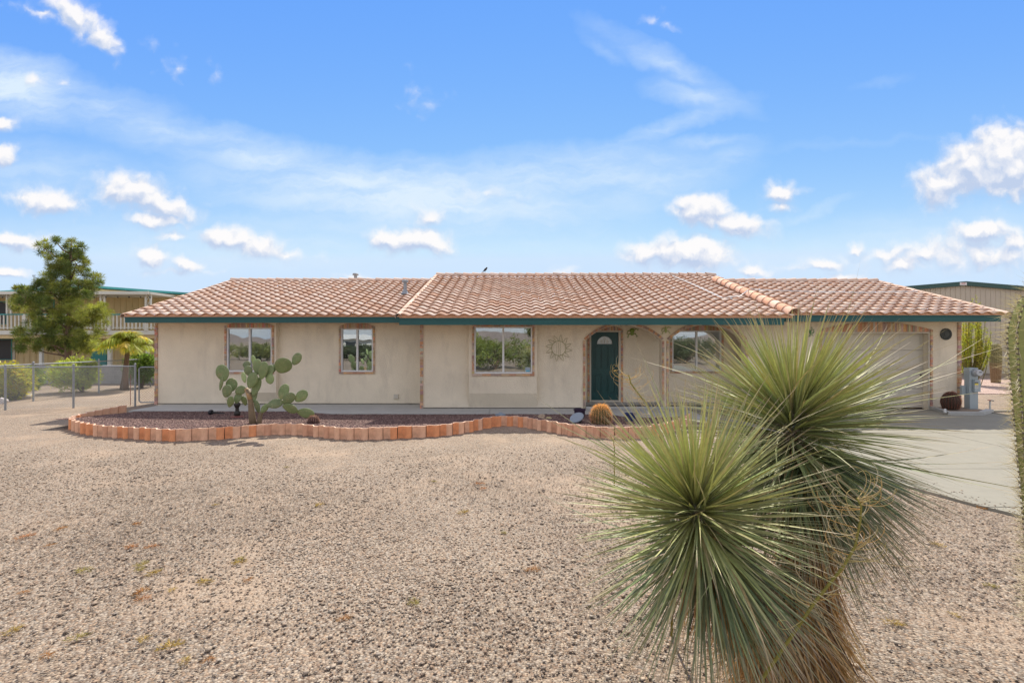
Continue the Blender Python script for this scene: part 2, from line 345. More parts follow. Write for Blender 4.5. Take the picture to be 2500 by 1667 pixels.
def gravel_mat(name, ramp, scale=42, soft=(.9, .8, .7), bump=1.0, patch=None, attrless=True):
    m = bpy.data.materials.new(name); m.use_nodes = True; nt = m.node_tree; N = nt.nodes; L = nt.links
    b = N['Principled BSDF']; b.inputs['Roughness'].default_value = .85; b.inputs['Specular IOR Level'].default_value = .25
    tc = N.new('ShaderNodeTexCoord')
    v = N.new('ShaderNodeTexVoronoi'); v.inputs['Scale'].default_value = scale; L.new(tc.outputs['Object'], v.inputs['Vector'])
    wn = N.new('ShaderNodeSeparateColor'); L.new(v.outputs['Color'], wn.inputs[0])
    cr = N.new('ShaderNodeValToRGB'); cr.color_ramp.interpolation = 'CONSTANT'; e = cr.color_ramp.elements
    while len(e) > 1: e.remove(e[-1])
    e[0].position = 0; e[0].color = (*ramp[0], 1)
    for i, c in enumerate(ramp[1:], 1):
        k = e.new(i/len(ramp)); k.color = (*c, 1)
    L.new(wn.outputs[0], cr.inputs[0])
    mr = N.new('ShaderNodeMapRange'); L.new(v.outputs['Distance'], mr.inputs[0]); mr.inputs[1].default_value = .25; mr.inputs[2].default_value = .75; mr.inputs[3].default_value = 1.08; mr.inputs[4].default_value = .6
    vm = N.new('ShaderNodeVectorMath'); vm.operation = 'SCALE'; L.new(cr.outputs[0], vm.inputs[0]); L.new(mr.outputs[0], vm.inputs['Scale'])
    n = N.new('ShaderNodeTexNoise'); n.inputs['Scale'].default_value = .9; n.inputs['Detail'].default_value = 5; L.new(tc.outputs['Object'], n.inputs['Vector'])
    mr2 = N.new('ShaderNodeMapRange'); L.new(n.outputs[0], mr2.inputs[0]); mr2.inputs[1].default_value = .3; mr2.inputs[2].default_value = .7; mr2.inputs[3].default_value = .88; mr2.inputs[4].default_value = 1.1
    vm2 = N.new('ShaderNodeVectorMath'); vm2.operation = 'SCALE'; L.new(vm.outputs[0], vm2.inputs[0]); L.new(mr2.outputs[0], vm2.inputs['Scale']); c = vm2.outputs[0]
    if patch:
        n3 = N.new('ShaderNodeTexNoise'); n3.inputs['Scale'].default_value = .55; n3.inputs['Detail'].default_value = 4; n3.inputs['Roughness'].default_value = .65
        mp = N.new('ShaderNodeMapping'); mp.inputs['Location'].default_value = (5, 2, 0); L.new(tc.outputs['Object'], mp.inputs[0]); L.new(mp.outputs[0], n3.inputs['Vector'])
        mr3 = N.new('ShaderNodeMapRange'); L.new(n3.outputs[0], mr3.inputs[0]); mr3.inputs[1].default_value = .52; mr3.inputs[2].default_value = .68; mr3.inputs[4].default_value = .6
        mx = N.new('ShaderNodeMix'); mx.data_type = 'RGBA'; L.new(mr3.outputs[0], mx.inputs[0]); L.new(c, mx.inputs[6]); mx.inputs[7].default_value = (*patch, 1); c = mx.outputs[2]
    L.new(c, b.inputs['Base Color'])
    bp = N.new('ShaderNodeBump'); bp.invert = True; bp.inputs['Strength'].default_value = bump; bp.inputs['Distance'].default_value = .012; L.new(v.outputs['Distance'], bp.inputs['Height']); L.new(bp.outputs[0], b.inputs['Normal'])
    return m
def glass_mat(name, refl=.34):
    m = bpy.data.materials.new(name); m.use_nodes = True; nt = m.node_tree; N = nt.nodes; L = nt.links; N.remove(N['Principled BSDF'])
    g = N.new('ShaderNodeBsdfGlossy'); g.inputs['Roughness'].default_value = .012; g.inputs[0].default_value = (.9, .95, 1, 1)
    t = N.new('ShaderNodeBsdfTransparent'); t.inputs[0].default_value = (.8, .84, .84, 1)
    n = N.new('ShaderNodeTexNoise'); n.inputs['Scale'].default_value = 2.2; n.inputs['Detail'].default_value = 1; tc = N.new('ShaderNodeTexCoord'); L.new(tc.outputs['Object'], n.inputs['Vector'])
    bp = N.new('ShaderNodeBump'); bp.inputs['Strength'].default_value = .12; bp.inputs['Distance'].default_value = .01; L.new(n.outputs[0], bp.inputs['Height']); L.new(bp.outputs[0], g.inputs['Normal'])
    fr = N.new('ShaderNodeFresnel'); fr.inputs[0].default_value = 1.5
    a = N.new('ShaderNodeMath'); a.operation = 'ADD'; a.use_clamp = True; L.new(fr.outputs[0], a.inputs[0]); a.inputs[1].default_value = refl
    mx = N.new('ShaderNodeMixShader'); L.new(a.outputs[0], mx.inputs[0]); L.new(t.outputs[0], mx.inputs[1]); L.new(g.outputs[0], mx.inputs[2]); L.new(mx.outputs[0], N['Material Output'].inputs[0])
    return m

GR = [(.50,.42,.35),(.42,.34,.28),(.56,.48,.41),(.34,.27,.22),(.47,.36,.28),(.60,.54,.48),(.22,.17,.14),(.48,.42,.37),(.52,.38,.28),(.38,.34,.31),(.62,.52,.42),(.30,.21,.16)]
GR = [tuple((np.array(c)*.85+np.array((.47,.39,.32))*.15)*np.array((.69,.655,.60))) for c in GR]
LR = [(.30,.18,.155),(.19,.105,.10),(.38,.24,.20),(.13,.08,.08),(.25,.14,.13),(.46,.32,.27)]
LR = [tuple(.66*v for v in c) for c in LR]
PR = [(.50,.36,.30),(.56,.42,.36),(.42,.29,.25),(.60,.48,.42),(.34,.22,.19)]
M = dict(
 gravel=gravel_mat('tan_gravel', GR, 58, bump=.8, patch=(.40,.295,.21)), lava=gravel_mat('red_gravel', LR, 30), pinkg=gravel_mat('pink_gravel', PR, 26),
 stone_c=mat('loose_stone', (1,1,1), .85, attr=True, namp=.12, nscale=60, bstr=.3, bscale=120),
 stucco=mat('stucco', (.81,.715,.56), .92, nscale=1.6, namp=.07, bscale=30, bstr=.9, dist=.014, nscale2=.5, namp2=.05, stain=(2.2,(1,1,.3),.5,(.54,.47,.375))),
 trimst=mat('stone_trim', (1,1,1), .8, attr=True, nscale=40, namp=.25, bscale=60, bstr=.5, dist=.006),
 tile=mat('roof_tile', (1.40,1.36,1.34), .95, attr=True, spec=.08, nscale=14, namp=.13, bscale=90, bstr=.35, dist=.004, nscale2=60, namp2=.08),
 teal=mat('dark_teal_paint', (.018,.095,.095), .5, nscale=3, namp=.18, bscale=30, bstr=.08, stretch=(.3,1,6)),
 soffit=mat('soffit', (.55,.46,.34), .9), white=mat('white_frame', (.74,.74,.73), .45, nscale=6, namp=.04, bstr=0),
 cream=mat('cream_paint', (.60,.55,.46), .55, nscale=3, namp=.05, bscale=40, bstr=.04), glass=glass_mat('window_glass', .27),
 blind=mat('blind_slats', (.85,.85,.82), .6, namp=.03, bstr=0), door=mat('door_paint', (.012,.068,.068), .35, nscale=4, namp=.12, bscale=60, bstr=.06, stretch=(2,1,.4)),
 brass=mat('brass', (.75,.52,.2), .25, metal=1, namp=.1, bstr=0), conc=mat('concrete', (.245,.232,.19), .85, nscale=1.3, namp=.09, bscale=70, bstr=.2, dist=.004, nscale2=9, namp2=.05, stain=(2.2,(1,.5,1),.28,(.32,.28,.22))),
 conc2=mat('walk_concrete', (.42,.42,.40), .85, nscale=2, namp=.1, bscale=70, bstr=.2, dist=.004), dirt=mat('dirt', (.26,.20,.15), .95, nscale=12, namp=.3, bscale=40, bstr=.8),
 terra=mat('terracotta', (1.3,1.35,1.35), .8, attr=True, nscale=9, namp=.2, bscale=80, bstr=.2, dist=.004, nscale2=3, namp2=.12),
 leaf=mat('leaf', (1.1,1.1,1), .55, attr=True, nscale=30, namp=.15, bstr=0, trans=.42, spec=.35), yleaf=mat('yucca_blade', (1,1,1), .48, attr=True, nscale=40, namp=.22, bstr=0, trans=.08, spec=.4),
 dry=mat('dry_blade', (1,1,1), .85, attr=True, nscale=50, namp=.25, bstr=0, trans=.15, spec=.2), bark=mat('bark', (.20,.13,.09), .95, nscale=14, namp=.35, bscale=30, bstr=1.0, dist=.02, stretch=(3,3,.6)),
 pad=mat('pad_skin', (1,1,1), .6, attr=True, nscale=6, namp=.2, bscale=60, bstr=.1, nscale2=28, namp2=.1, stain=(9,(1,1,1),.5,(.30,.24,.12))),
 cactus=mat('cactus_skin', (1,1,1), .6, attr=True, nscale=7, namp=.16, bscale=60, bstr=.1, nscale2=28, namp2=.08), spine=mat('spines', (1,1,1), .6, attr=True, namp=.1, bstr=0, trans=.2),
 brightsteel=mat('bright_conduit', (.62,.64,.66), .5, metal=.2, bstr=0),
 steel=mat('galvanised_steel', (.30,.32,.34), .5, metal=.4, nscale=20, namp=.15, bstr=0), rust=mat('rust', (.25,.09,.05), .9), greybox=mat('grey_enamel', (.36,.42,.44), .5, nscale=5, namp=.08, bstr=.03),
 black=mat('black_plastic', (.02,.02,.024), .4, namp=.1, bstr=0), siding=mat('tan_siding', (.68,.53,.29), .8, nscale=2, namp=.1, bscale=50, bstr=.1, stretch=(2,1,.4)),
 metalw=mat('tan_sheet_metal', (.50,.45,.36), .55, nscale=1, namp=.05, bstr=0), tealr=mat('teal_metal', (.05,.30,.30), .45, nscale=2, namp=.1, bstr=0), dgreen=mat('dark_green_metal', (.03,.085,.075), .4, namp=.08, bstr=0),
 wpaint=mat('white_paint', (.70,.69,.62), .6, nscale=3, namp=.06, bstr=.03), dark=mat('dark_screen', (.025,.027,.032), .35, namp=.1, bstr=0), block=mat('grey_block', (.30,.30,.30), .9, nscale=3, namp=.15, bscale=25, bstr=.5),
 colr=mat('painted', (1,1,1), .5, attr=True, nscale=20, namp=.08, bstr=.03), hill=mat('hill', (.20,.16,.14), .95, nscale=.01, namp=.3, bstr=0),
)

areoles(M['pad'], 26)
# ================================================================ GROUND
def struct(o): o['kind'] = 'structure'; return o
mb = MB()
# gently undulating sheet near, flat far
xs = np.concatenate([[-900,-300,-120,-60], np.linspace(-40, 40, 81), [60,120,300,900]]); ys = np.concatenate([[-900,-300,-100,-40], np.linspace(-20, 40, 61), [60,120,300,1200]])
XX, YY = np.meshgrid(xs, ys); near = np.clip(1-np.abs(YY-8)/16, 0, 1)*np.clip(1-np.abs(XX+2)/12, 0, 1)
ZZ = -0.012+.010*near*(np.sin(XX*1.3+YY*.7)+np.sin(YY*1.7-XX*.5))*.5
V = np.stack([XX, YY, ZZ], 2).reshape(-1, 3); nx, ny = len(xs), len(ys)
ii, jj = np.meshgrid(np.arange(ny-1), np.arange(nx-1), indexing='ij'); a = (ii*nx+jj).ravel()
Fc = np.stack([a, a+1, a+nx+1, a+nx], 1)
struct(np_mesh('ground', V, Fc, np.ones((len(Fc), 3)), M['gravel'], smooth=True))

# edging path (photo pixels of the foot of the edging) -> ground points
epx = [(170.8,1046),(194.6,1055),(230,1062.7),(279.5,1067),(333,1070.5),(397,1074.5),(432.7,1075),(476,1073.5),(552.7,1069.5),(607,1064.8),(647,1060.5),(710.5,1059),(756.5,1063),(831.8,1071),(903.5,1071.5),(984,1067.7),(1064,1063.5),(1101.6,1059.5),(1136,1055),(1163,1049),(1190,1043.5),(1220.5,1038.5),(1255,1038.5),(1289,1043),(1318,1049),(1346.8,1053.5),(1381,1060.5),(1415.6,1064.8),(1448.7,1067.7),(1500,1070),(1560,1069),(1620,1060),(1665,1045),(1690,1026)]
epath = [G(a, b) for a, b in epx]
left = [G(308, 1008), G(262, 1017), G(208.8, 1030), G(180, 1038)]
fullp = left+epath
def resample(pts, step):
    out = [pts[0].copy()]; acc = 0; i = 0; cur = pts[0].copy()
    while i < len(pts)-1:
        seg = pts[i+1]-cur; l = seg.length
        if l >= step-acc: cur = cur+seg.normalized()*(step-acc); out.append(cur.copy()); acc = 0
        else: acc += l; i += 1; cur = pts[i].copy()
    return out
UL = .285
nodes = resample(fullp, UL)
# bed surface (dark red gravel), rising a little towards the edging
def frontD(x):
    xs_ = [p.x for p in epath]; ys_ = [p.y for p in epath]
    return float(np.interp(x, xs_, ys_))
def backD(x): return 12.93 if x < -5.9 else (12.93-.5*(x+5.9)/1.1 if x < -4.8 else 12.43) if x < 2.4 else 12.43-.5*min(1, (x-2.4)/.6)
xb = np.linspace(-10.42, epath[-1].x-.1, 120); tb = np.linspace(0, 1, 8); Vb = []
for x in xb:
    f0 = frontD(x)+.02; b0 = max(backD(x)+.05, f0+.05)
    for t in tb: Vb.append((x, f0+(b0-f0)*t, .185*(1-t)**1.2+.015))
Vb = np.array(Vb); a = np.array([i*8+j for i in range(119) for j in range(7)]); Fb = np.stack([a, a+8, a+9, a+1], 1)
bed = np_mesh('gravel_bed', Vb, Fb, np.ones((len(Fb), 3)), M['lava'], smooth=True); tag(bed, kind='structure')
def bedz(x, y):
    f0 = frontD(x)+.02; b0 = max(backD(x)+.05, f0+.05); t = min(max((y-f0)/(b0-f0), 0), 1); return .185*(1-t)**1.2+.015
LE = [(-14,7.2),(-6,7.0),(0,6.5),(3,6.1),(4.3,5.9),(5.18,5.67),(5.52,5.51),(6.34,5.27),(7.5,5.02),(9.0,4.95),(11.0,4.94),(13.37,4.94)]
def lx(D): return float(np.interp(D, [a for a, b in LE], [b for a, b in LE]))
# loose stones: near field of the yard, and the bed
n = 190000; dd = np.sqrt(rng.uniform(2.2**2, 9.0**2, n)); keep = rng.uniform(0, 1, n) < np.clip(1.35-(dd-2.2)/5.0, 0, 1); dd = dd[keep]; n = len(dd)
xx = rng.uniform(-1.15, 1.15, n)*dd
ok = ~((xx > np.interp(dd, [4.8,5.18,5.52,6.34,7.5,9.], [5.75,5.62,5.46,5.22,4.95,4.85])) & (dd > 4.6)); xx, dd = xx[ok], dd[ok]; n = len(dd)
pn = np.sin(xx*1.1+2)*np.sin(dd*1.3+1)+.5*np.sin(xx*2.7+dd*1.9); ok = rng.uniform(0, 1, n) < np.clip(.78-.3*pn, .25, 1); xx, dd = xx[ok], dd[ok]; n = len(dd)
sz = np.clip(rng.lognormal(math.log(.0058), .42, n), .0028, .022)*(1+dd*.03)
cc = np.array(GR)[rng.integers(0, len(GR), n)]*(1+rng.normal(0, .12, (n, 1)))
zs0 = sz*.1-.005
q = 420; d2 = rng.uniform(4.8, 9.5, q); x2 = np.array([lx(v) for v in d2])+np.abs(rng.normal(0, .22, q)); xx = np.concatenate([xx, x2]); dd = np.concatenate([dd, d2]); sz = np.concatenate([sz, rng.uniform(.004, .011, q)*1.2]); zs0 = np.concatenate([zs0, np.full(q, .026)]); cc = np.concatenate([cc, np.array(GR)[rng.integers(0, len(GR), q)]])
V, Fc, C = rocks(np.c_[xx, dd, zs0], sz, np.clip(cc, .03, .9), .42)
tag(np_mesh('loose_gravel', V, Fc, C, M['stone_c']), 'loose tan and grey gravel stones covering the front yard', 'gravel', kind='stuff')
n = 30000; xx = rng.uniform(-10.3, epath[-1].x-.15, n); f0 = np.array([frontD(x) for x in xx]); b0 = np.array([backD(x) for x in xx]); tt = rng.uniform(0, 1, n); yy = f0+.05+(b0-f0-.05)*tt
zz = np.array([bedz(x, y) for x, y in zip(xx, yy)]); sz = rng.uniform(.009, .02, n); cc = np.array(LR)[rng.integers(0, len(LR), n)]*(1+rng.normal(0, .15, (n, 1)))
V, Fc, C = rocks(np.c_[xx, yy, zz+.003], sz, np.clip(cc, .02, .9))
tag(np_mesh('red_rock_mulch', V, Fc, C, M['stone_c']), 'crushed dark red rock filling the planting bed by the house', 'gravel', kind='stuff')

# edging tiles, each a thing
TP, TO, TD = (.60,.34,.22), (.60,.245,.115), (.50,.26,.165)
def edging_mesh(ca, cb_):
    m = MB(); nseg = 12; H = .225; L_ = UL-.012; th = .014
    pts = []
    for i in range(nseg+1):
        t = i/nseg; pts.append((-L_/2+L_*t, .040*math.sin(2*math.pi*t)))
    for i in range(nseg):
        (x0, y0), (x1, y1) = pts[i], pts[i+1]; c = ca if i < nseg//2 else cb_
        for sgn in (-1, 1):
            o = th*sgn
            q = [(x0, y0+o, -.05), (x1, y1+o, -.05), (x1, y1+o, H), (x0, y0+o, H)]
            if sgn > 0: q = q[::-1]
            m.add(q, [(0, 1, 2, 3)], c)
        m.add([(x0, y0-th, H), (x1, y1-th, H), (x1, y1+th, H), (x0, y0+th, H)], [(0, 1, 2, 3)], (.66,.44,.33))
    for (x, y), s in ((pts[0], -1), (pts[-1], 1)):
        q = [(x, y-th, -.05), (x, y+th, -.05), (x, y+th, H), (x, y-th, H)]
        m.add(q if s > 0 else q[::-1], [(0, 1, 2, 3)], TD)
    me = bpy.data.meshes.new('edging'); me.from_pydata(m.v, [], m.f); setcol(me, np.array(m.c, dtype=np.float32)); me.materials.append(M['terra'])
    return me
eds = [edging_mesh(a, b) for a, b in ((TP,TP),(TP,TO),(TO,TP),(TD,TP),(TO,TO),(TP,TD))]
wt = [5,4,4,3,2,3]
nodes = [p for p in nodes]
for i in range(len(nodes)-1):
    a, b = nodes[i], nodes[i+1]; d = b-a
    left_back = (a.y > 11.1 and a.x < -9)
    ek = 0 if left_back else random.choices(range(6), wt)[0]; o = bpy.data.objects.new('edging_tile', eds[ek]); col.objects.link(o)
    o.location = (a+b)/2+Vector((0, 0, random.uniform(-.008, .006))); o.rotation_euler = (random.uniform(-.02, .02), random.uniform(-.012, .012), math.atan2(d.y, d.x))
    tag(o, 'wavy edging tile in the short shaded row running back to the walkway' if left_back else ('wavy pale terracotta edging tile in the row around the red rock bed', 'wavy edging tile, pale left half and orange right half, around the rock bed', 'wavy edging tile, orange left half and pale right half, around the rock bed', 'wavy edging tile, dull brown left half and pale right half, around the rock bed', 'wavy all orange terracotta edging tile in the row around the rock bed', 'wavy edging tile, pale left half and dull brown right half, around the rock bed')[ek], 'edging tile', 'terracotta edging tiles around the planting bed')

# walk + driveway slabs
m = MB()
m.prism([(-10.6,12.95),(-5.9,12.93),(-4.8,12.43),(-.62,12.43),(-.62,14.6),(-10.6,14.6)], -.03, .035)
m.prism([(-.61,12.43),(2.45,12.43),(2.95,12.0),(4.2,11.6),(4.93,11.1),(4.93,14.2),(-.61,14.2)], -.03, .035)
struct(m.build('walkway', M['conc2']))
m = MB(); m.box(2.115, 13.3, .036, 4.93, 14.4, .10); m.box(4.93, 13.39, .03, 7.2, 14.4, .10); struct(m.build('porch_floor', M['conc2']))
LE = [(-14,7.2),(-6,7.0),(0,6.5),(3,6.1),(4.3,5.9),(5.18,5.67),(5.52,5.51),(6.34,5.27),(7.5,5.02),(9.0,4.95),(11.0,4.94),(13.37,4.94)]
def lx(D): return float(np.interp(D, [a for a, b in LE], [b for a, b in LE]))
m = MB(); cuts = [-14,-8,-3,0.5,3.2,5.46,7.1,9.9,13.37]
for i in range(len(cuts)-1):
    d0, d1 = cuts[i]+.009, cuts[i+1]-.009; ds = sorted(set([d0, d1]+[a for a, b in LE if d0 < a < d1]))
    for xa, xb_ in ((None, 9.0), (9.012, 12.9)):
        poly = [(lx(d) if xa is None else xa, d) for d in ds]+[(xb_-.004, d) for d in reversed(ds)]
        m.prism(poly, -.06, .022+.0012*(i % 2))
struct(m.build('driveway', M['conc']))
m = MB(); m.prism([(14.2,17.5),(30,17.0),(34,24.5),(14.0,24.5)], -.02, .012); struct(m.build('pink_gravel_path', M['pinkg']))
m = MB(); m.box(12.93, 3, -.05, 13.05, 12.85, .035); m.box(12.93, 13.0, -.05, 20, 13.12, .03); struct(m.build('kerb_strip', M['conc']))

# far hills behind the camera (only their reflection shows) and low desert hills
V = []; nh = 90
for i in range(nh+1):
    a = -math.pi*.95+i/nh*math.pi*.9; r = 900; h = 9+13*abs(math.sin(a*3.1))*(.6+.4*math.sin(a*11))+2*math.sin(a*37)
    V += [(r*math.cos(a), r*math.sin(a), -2), (r*1.1*math.cos(a), r*1.1*math.sin(a), h)]
Fh = np.array([(2*i, 2*i+1, 2*i+3, 2*i+2) for i in range(nh)]); struct(np_mesh('hills', np.array(V), Fh, np.ones((nh, 3)), M['hill'], smooth=True))

# ================================================================ HOUSE
house = thing('house', 'single storey cream stucco house with a clay tile roof and dark teal trim', 'house', (1, 14, 0))
SC = [tuple(min(.9, (v*.74+g_*.26)*1.12+.02) for v, g_ in zip(c_, (.52,.41,.32))) for c_ in [(.52,.24,.10),(.42,.16,.07),(.50,.33,.18),(.30,.20,.17),(.38,.26,.22),(.56,.40,.24),(.46,.20,.10),(.26,.17,.15),(.50,.36,.28),(.60,.30,.10)]]
def wall(mbx, x0, x1, D, t, z0, z1, ops=()):
    """front skin at depth D with openings; ops: (xa,xb,za,ztop_fn_or_z). reveals go back by t"""
    xs_ = {x0, x1}
    for (xa, xb_, za, zb) in ops:
        xs_ |= {xa, xb_}
        if callable(zb): xs_ |= set(np.linspace(xa, xb_, 33).tolist())
    xs_ = sorted(xs_)
    for a, b in zip(xs_[:-1], xs_[1:]):
        if b-a < 1e-5: continue
        mid = (a+b)/2; op = [o for o in ops if o[0] < mid < o[1]]
        if not op: mbx.quad((a, D, z0), (b, D, z0), (b, D, z1), (a, D, z1)); continue
        _, _, za, zb = op[0]; f = zb if callable(zb) else (lambda x, zb=zb: zb)
        if za > z0+1e-4:
            mbx.quad((a, D, z0), (b, D, z0), (b, D, za), (a, D, za)); mbx.quad((a, D, za), (b, D, za), (b, D+t, za), (a, D+t, za))
        if z1 > f(mid): mbx.quad((a, D, f(a)), (b, D, f(b)), (b, D, z1), (a, D, z1))
        mbx.quad((a, D+t, f(a)), (b, D+t, f(b)), (b, D, f(b)), (a, D, f(a)))
    for (xa, xb_, za, zb) in ops:
        f = zb if callable(zb) else (lambda x, zb=zb: zb)
        mbx.quad((xa, D, za), (xa, D+t, za), (xa, D+t, f(xa)), (xa, D, f(xa)))
        mbx.quad((xb_, D+t, za), (xb_, D, za), (xb_, D, f(xb_)), (xb_, D+t, f(xb_)))
def X(px, D): return (px-CX)*D/F
def Z(py, D): return CZ-(py-CY)*D/F
DL, DC, DP = 14.3, 13.4, 14.3        # left wall, centre wall, porch back wall
DB1, DB3 = 14.12, 13.24              # faces of the two pop-out window boxes
WT = 2.6
# window extents
w1 = (X(554, DB1), X(664, DB1), Z(907.5, DB1), Z(800, DB1))
w2 = (X(833, DL), X(910.7, DL), Z(907.5, DL), Z(802, DL))
w3 = (X(1158, DB3), X(1299.4, DB3), Z(912, DB3), Z(797.5, DB3))
w4 = (X(1641, DP), X(1761, DP), Z(906, DP), Z(807, DP))
dr = (X(1439.5, DP), X(1515.5, DP), .105, Z(807, DP))
b1 = (X(545, DB1), X(674, DB1)); b3 = (X(1144.5, DB3), X(1311, DB3))
a1 = (2.11, 4.28); a2 = (4.49, 6.66); ATOP, ASPR = 2.425, 1.98
def arcf(xa, xb_, zs, zt):
    w = (xb_-xa)/2; h = zt-zs; r = (w*w+h*h)/(2*h); xc = (xa+xb_)/2
    return lambda x: zs+h-r+math.sqrt(max(r*r-(x-xc)**2, 0))
f1 = arcf(*a1, ASPR, ATOP); f2 = arcf(*a2, ASPR, ATOP)
gx = (X(2006, DC), X(2269, DC)); GZ = Z(810.6, DC)
XR, XL, XC = 12.81, -10.87, -2.60
m = MB()
wall(m, XL, b1[0], DL, .12, 0, WT); wall(m, b1[1], XC, DL, .15, 0, WT, [(*w2[:2], w2[2], w2[3])])
wall(m, b1[0], b1[1], DL, .01, 0, .5)
wall(m, XC, b3[0], DC, .12, 0, WT); wall(m, b3[0], b3[1], DC, .01, 0, .5); wall(m, b3[1], XR, DC, .22, 0, WT, [(*a1, .1, f1), (*a2, .1, f2), (*gx, .0, GZ)])
# pop-out boxes: front with opening, right/left cheeks, slanted underside
for (bx, D, DW, w, zb, zk) in ((b1, DB1, DL, w1, Z(958, DB1), .12), (b3, DB3, DC, w3, Z(960, DB3), .10)):
    wall(m, bx[0], bx[1], D, .17, zb, WT, [(w[0], w[1], w[2], w[3])])
    for x, s in ((bx[0], 1), (bx[1], -1)):
        q = [(x, D, zb), (x, D, WT), (x, DW, WT), (x, DW, zk)]; m.add(q if s < 0 else q[::-1], [(0, 1, 2, 3)])
    m.quad((bx[0], DW-.005, zk), (bx[1], DW-.005, zk), (bx[1], D, zb), (bx[0], D, zb))
# step between the two front planes, porch sides and back, outer side walls
m.quad((XC, DL, 0), (XC, DC, 0), (XC, DC, WT), (XC, DL, WT))
wall(m, 2.0, 7.3, DP, .15, .1, WT, [dr, w4]); m.quad((2.0, DC+.22, .1), (2.0, DP, .1), (2.0, DP, WT), (2.0, DC+.22, WT)); m.quad((7.3, DP, .1), (7.3, DC, .1), (7.3, DC, WT), (7.3, DP, WT))
wall(m, 1.9, 4.34, DC+.22, .001, .1, WT, [(*a1, .1, f1)])
m.box(4.28+.001, DC+.001, .1, 4.49-.001, DC+.219, 1.98)
m.quad((XL, 23, 0), (XL, DL, 0), (XL, DL, WT), (XL, 23, WT)); m.quad((XR, DC, 0), (XR, 21, 0), (XR, 21, WT), (XR, DC, WT))
m.quad((XL, 23, 0), (XR, 23, 0), (XR, 23, 3), (XL, 23, 3))
m.add([(XL, DL, WT), (XL, 18.7, 4.25), (XL, 23, WT)], [(0, 1, 2)]); m.add([(XR, DC, WT), (XR, 17.2, 4.0), (XR, 21, WT)], [(0, 2, 1)])
m.build('wall', M['stucco'], house)
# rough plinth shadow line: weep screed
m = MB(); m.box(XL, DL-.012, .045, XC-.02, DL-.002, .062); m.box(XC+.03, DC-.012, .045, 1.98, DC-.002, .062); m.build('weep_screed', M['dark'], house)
# soffits
m = MB(); m.box(-11.05, 13.47, 2.502, -2.96, 14.29, 2.515); m.box(-2.94, 12.40, 2.425, 7.2, 13.39, 2.44); m.box(7.28, 12.69, 2.498, 13.2, 13.39, 2.51); m.box(2.0, 13.63, 2.45, 7.3, 14.29, 2.47); m.build('soffit', M['soffit'], house)
# fascia boards
m = MB()
for (xa, xb_, D, zb, zt) in ((-11.12,-2.97,13.45,2.49,2.66),(-2.98,7.19,12.37,2.386,2.575),(7.3,13.22,12.66,2.487,2.665)):
    m.box(xa, D, zb, xb_, D+.035, zt-.045); m.box(xa-.005, D-.012, zt-.044, xb_+.005, D+.03, zt)
m.build('fascia', M['teal'], house)
m = MB()   # rake boards along the gable ends
def rake(x, D0, z0, D1, p, h=.16, t=.035):
    m.add([(x, D0, z0-h), (x, D0, z0), (x, D1, z0+p*(D1-D0)), (x, D1, z0+p*(D1-D0)-h), (x+t, D0, z0-h), (x+t, D0, z0), (x+t, D1, z0+p*(D1-D0)), (x+t, D1, z0+p*(D1-D0)-h)],
          [(0,1,2,3),(7,6,5,4),(0,4,5,1),(3,2,6,7),(1,5,6,2),(0,3,7,4)])
for q in ((-11.14, 13.49, 2.66, 18.7, .32), (13.2, 12.70, 2.65, 17.18, .32), (-2.995, 12.42, 2.575, 13.4, .31)): m = MB(); rake(*q); m.build('rake_board', M['teal'], house)

# ---- tile roofs
def tile_roof(x0, ncol, D0, z0, p, nrow, run, w=.33, parent=None, lim=None, flip=1):
    th = math.atan(p); e = run/math.cos(th)/nrow; ns = 12
    cth, sth = math.cos(th), math.sin(th); Vs = []; Fs = []; Cs = []; bi = 0
    us = np.linspace(0, 1, ns+1)
    prof = .051*np.maximum(0, .5+.5*np.sin(2*math.pi*(us-.02)))**.8+.006*(1-us)+.007
    for j in range(nrow):
        for i in range(ncol):
            xa = x0+i*w
            if lim and not lim(xa+w/2, D0+j*e*cth): continue
            dz = random.uniform(-.003, .003); dx = random.uniform(-.003, .003); yaw = random.uniform(-.006, .006)
            lift = (.046, .0); ss = (j*e-.012+random.uniform(-.005, .005), (j+1)*e+.03)
            if j == nrow-1: ss = (ss[0], (j+1)*e)
            rows = []
            for k in range(3):      # lip bottom, lip top, back
                s = ss[0] if k < 2 else ss[1]
                hh = prof+(lift[0]-.026 if k == 0 else lift[0] if k == 1 else lift[1])+dz
                x = xa+us*w*1.0+dx+yaw*(s-ss[0])
                yv = D0+s*cth-hh*sth; zv = z0+s*sth+hh*cth
                rows.append(np.stack([x, yv, zv], 1))
            Vs.append(np.concatenate(rows)); q = np.arange(ns)
            f0 = np.stack([q, q+1, q+ns+2, q+ns+1], 1)+bi; f1_ = f0+ns+1
            Fs += [f0, f1_]
            r = random.random(); base = 1.04*np.array((.60,.465,.375) if r < .55 else (.64,.53,.44) if r < .78 else (.58,.42,.32) if r < .94 else (.54,.36,.26))
            base = base*random.uniform(.93, 1.06)
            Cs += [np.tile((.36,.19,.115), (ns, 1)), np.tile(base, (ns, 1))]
            bi += 3*(ns+1)
    return np_mesh('roof', np.concatenate(Vs), np.concatenate(Fs), np.concatenate(Cs), M['tile'], parent)
rl = tile_roof(-11.13, 27, 13.42, 2.66, .32, 17, 5.26, .325, house, lim=lambda x, D: x < -2.85 or D > 13.3 and x < -2.6)
rc = tile_roof(-2.97, 34, 12.34, 2.585, .31, 18, 6.27, .325, house, lim=lambda x, D: x < 7.5 or (D > 16.9 and x < 8.05))
rr = tile_roof(7.52, 18, 12.63, 2.655, .32, 14, 4.53, .325, house)
# smoothing makes the waves round
for o in (rl, rc, rr): o.data.polygons.foreach_set('use_smooth', [True]*len(o.data.polygons))
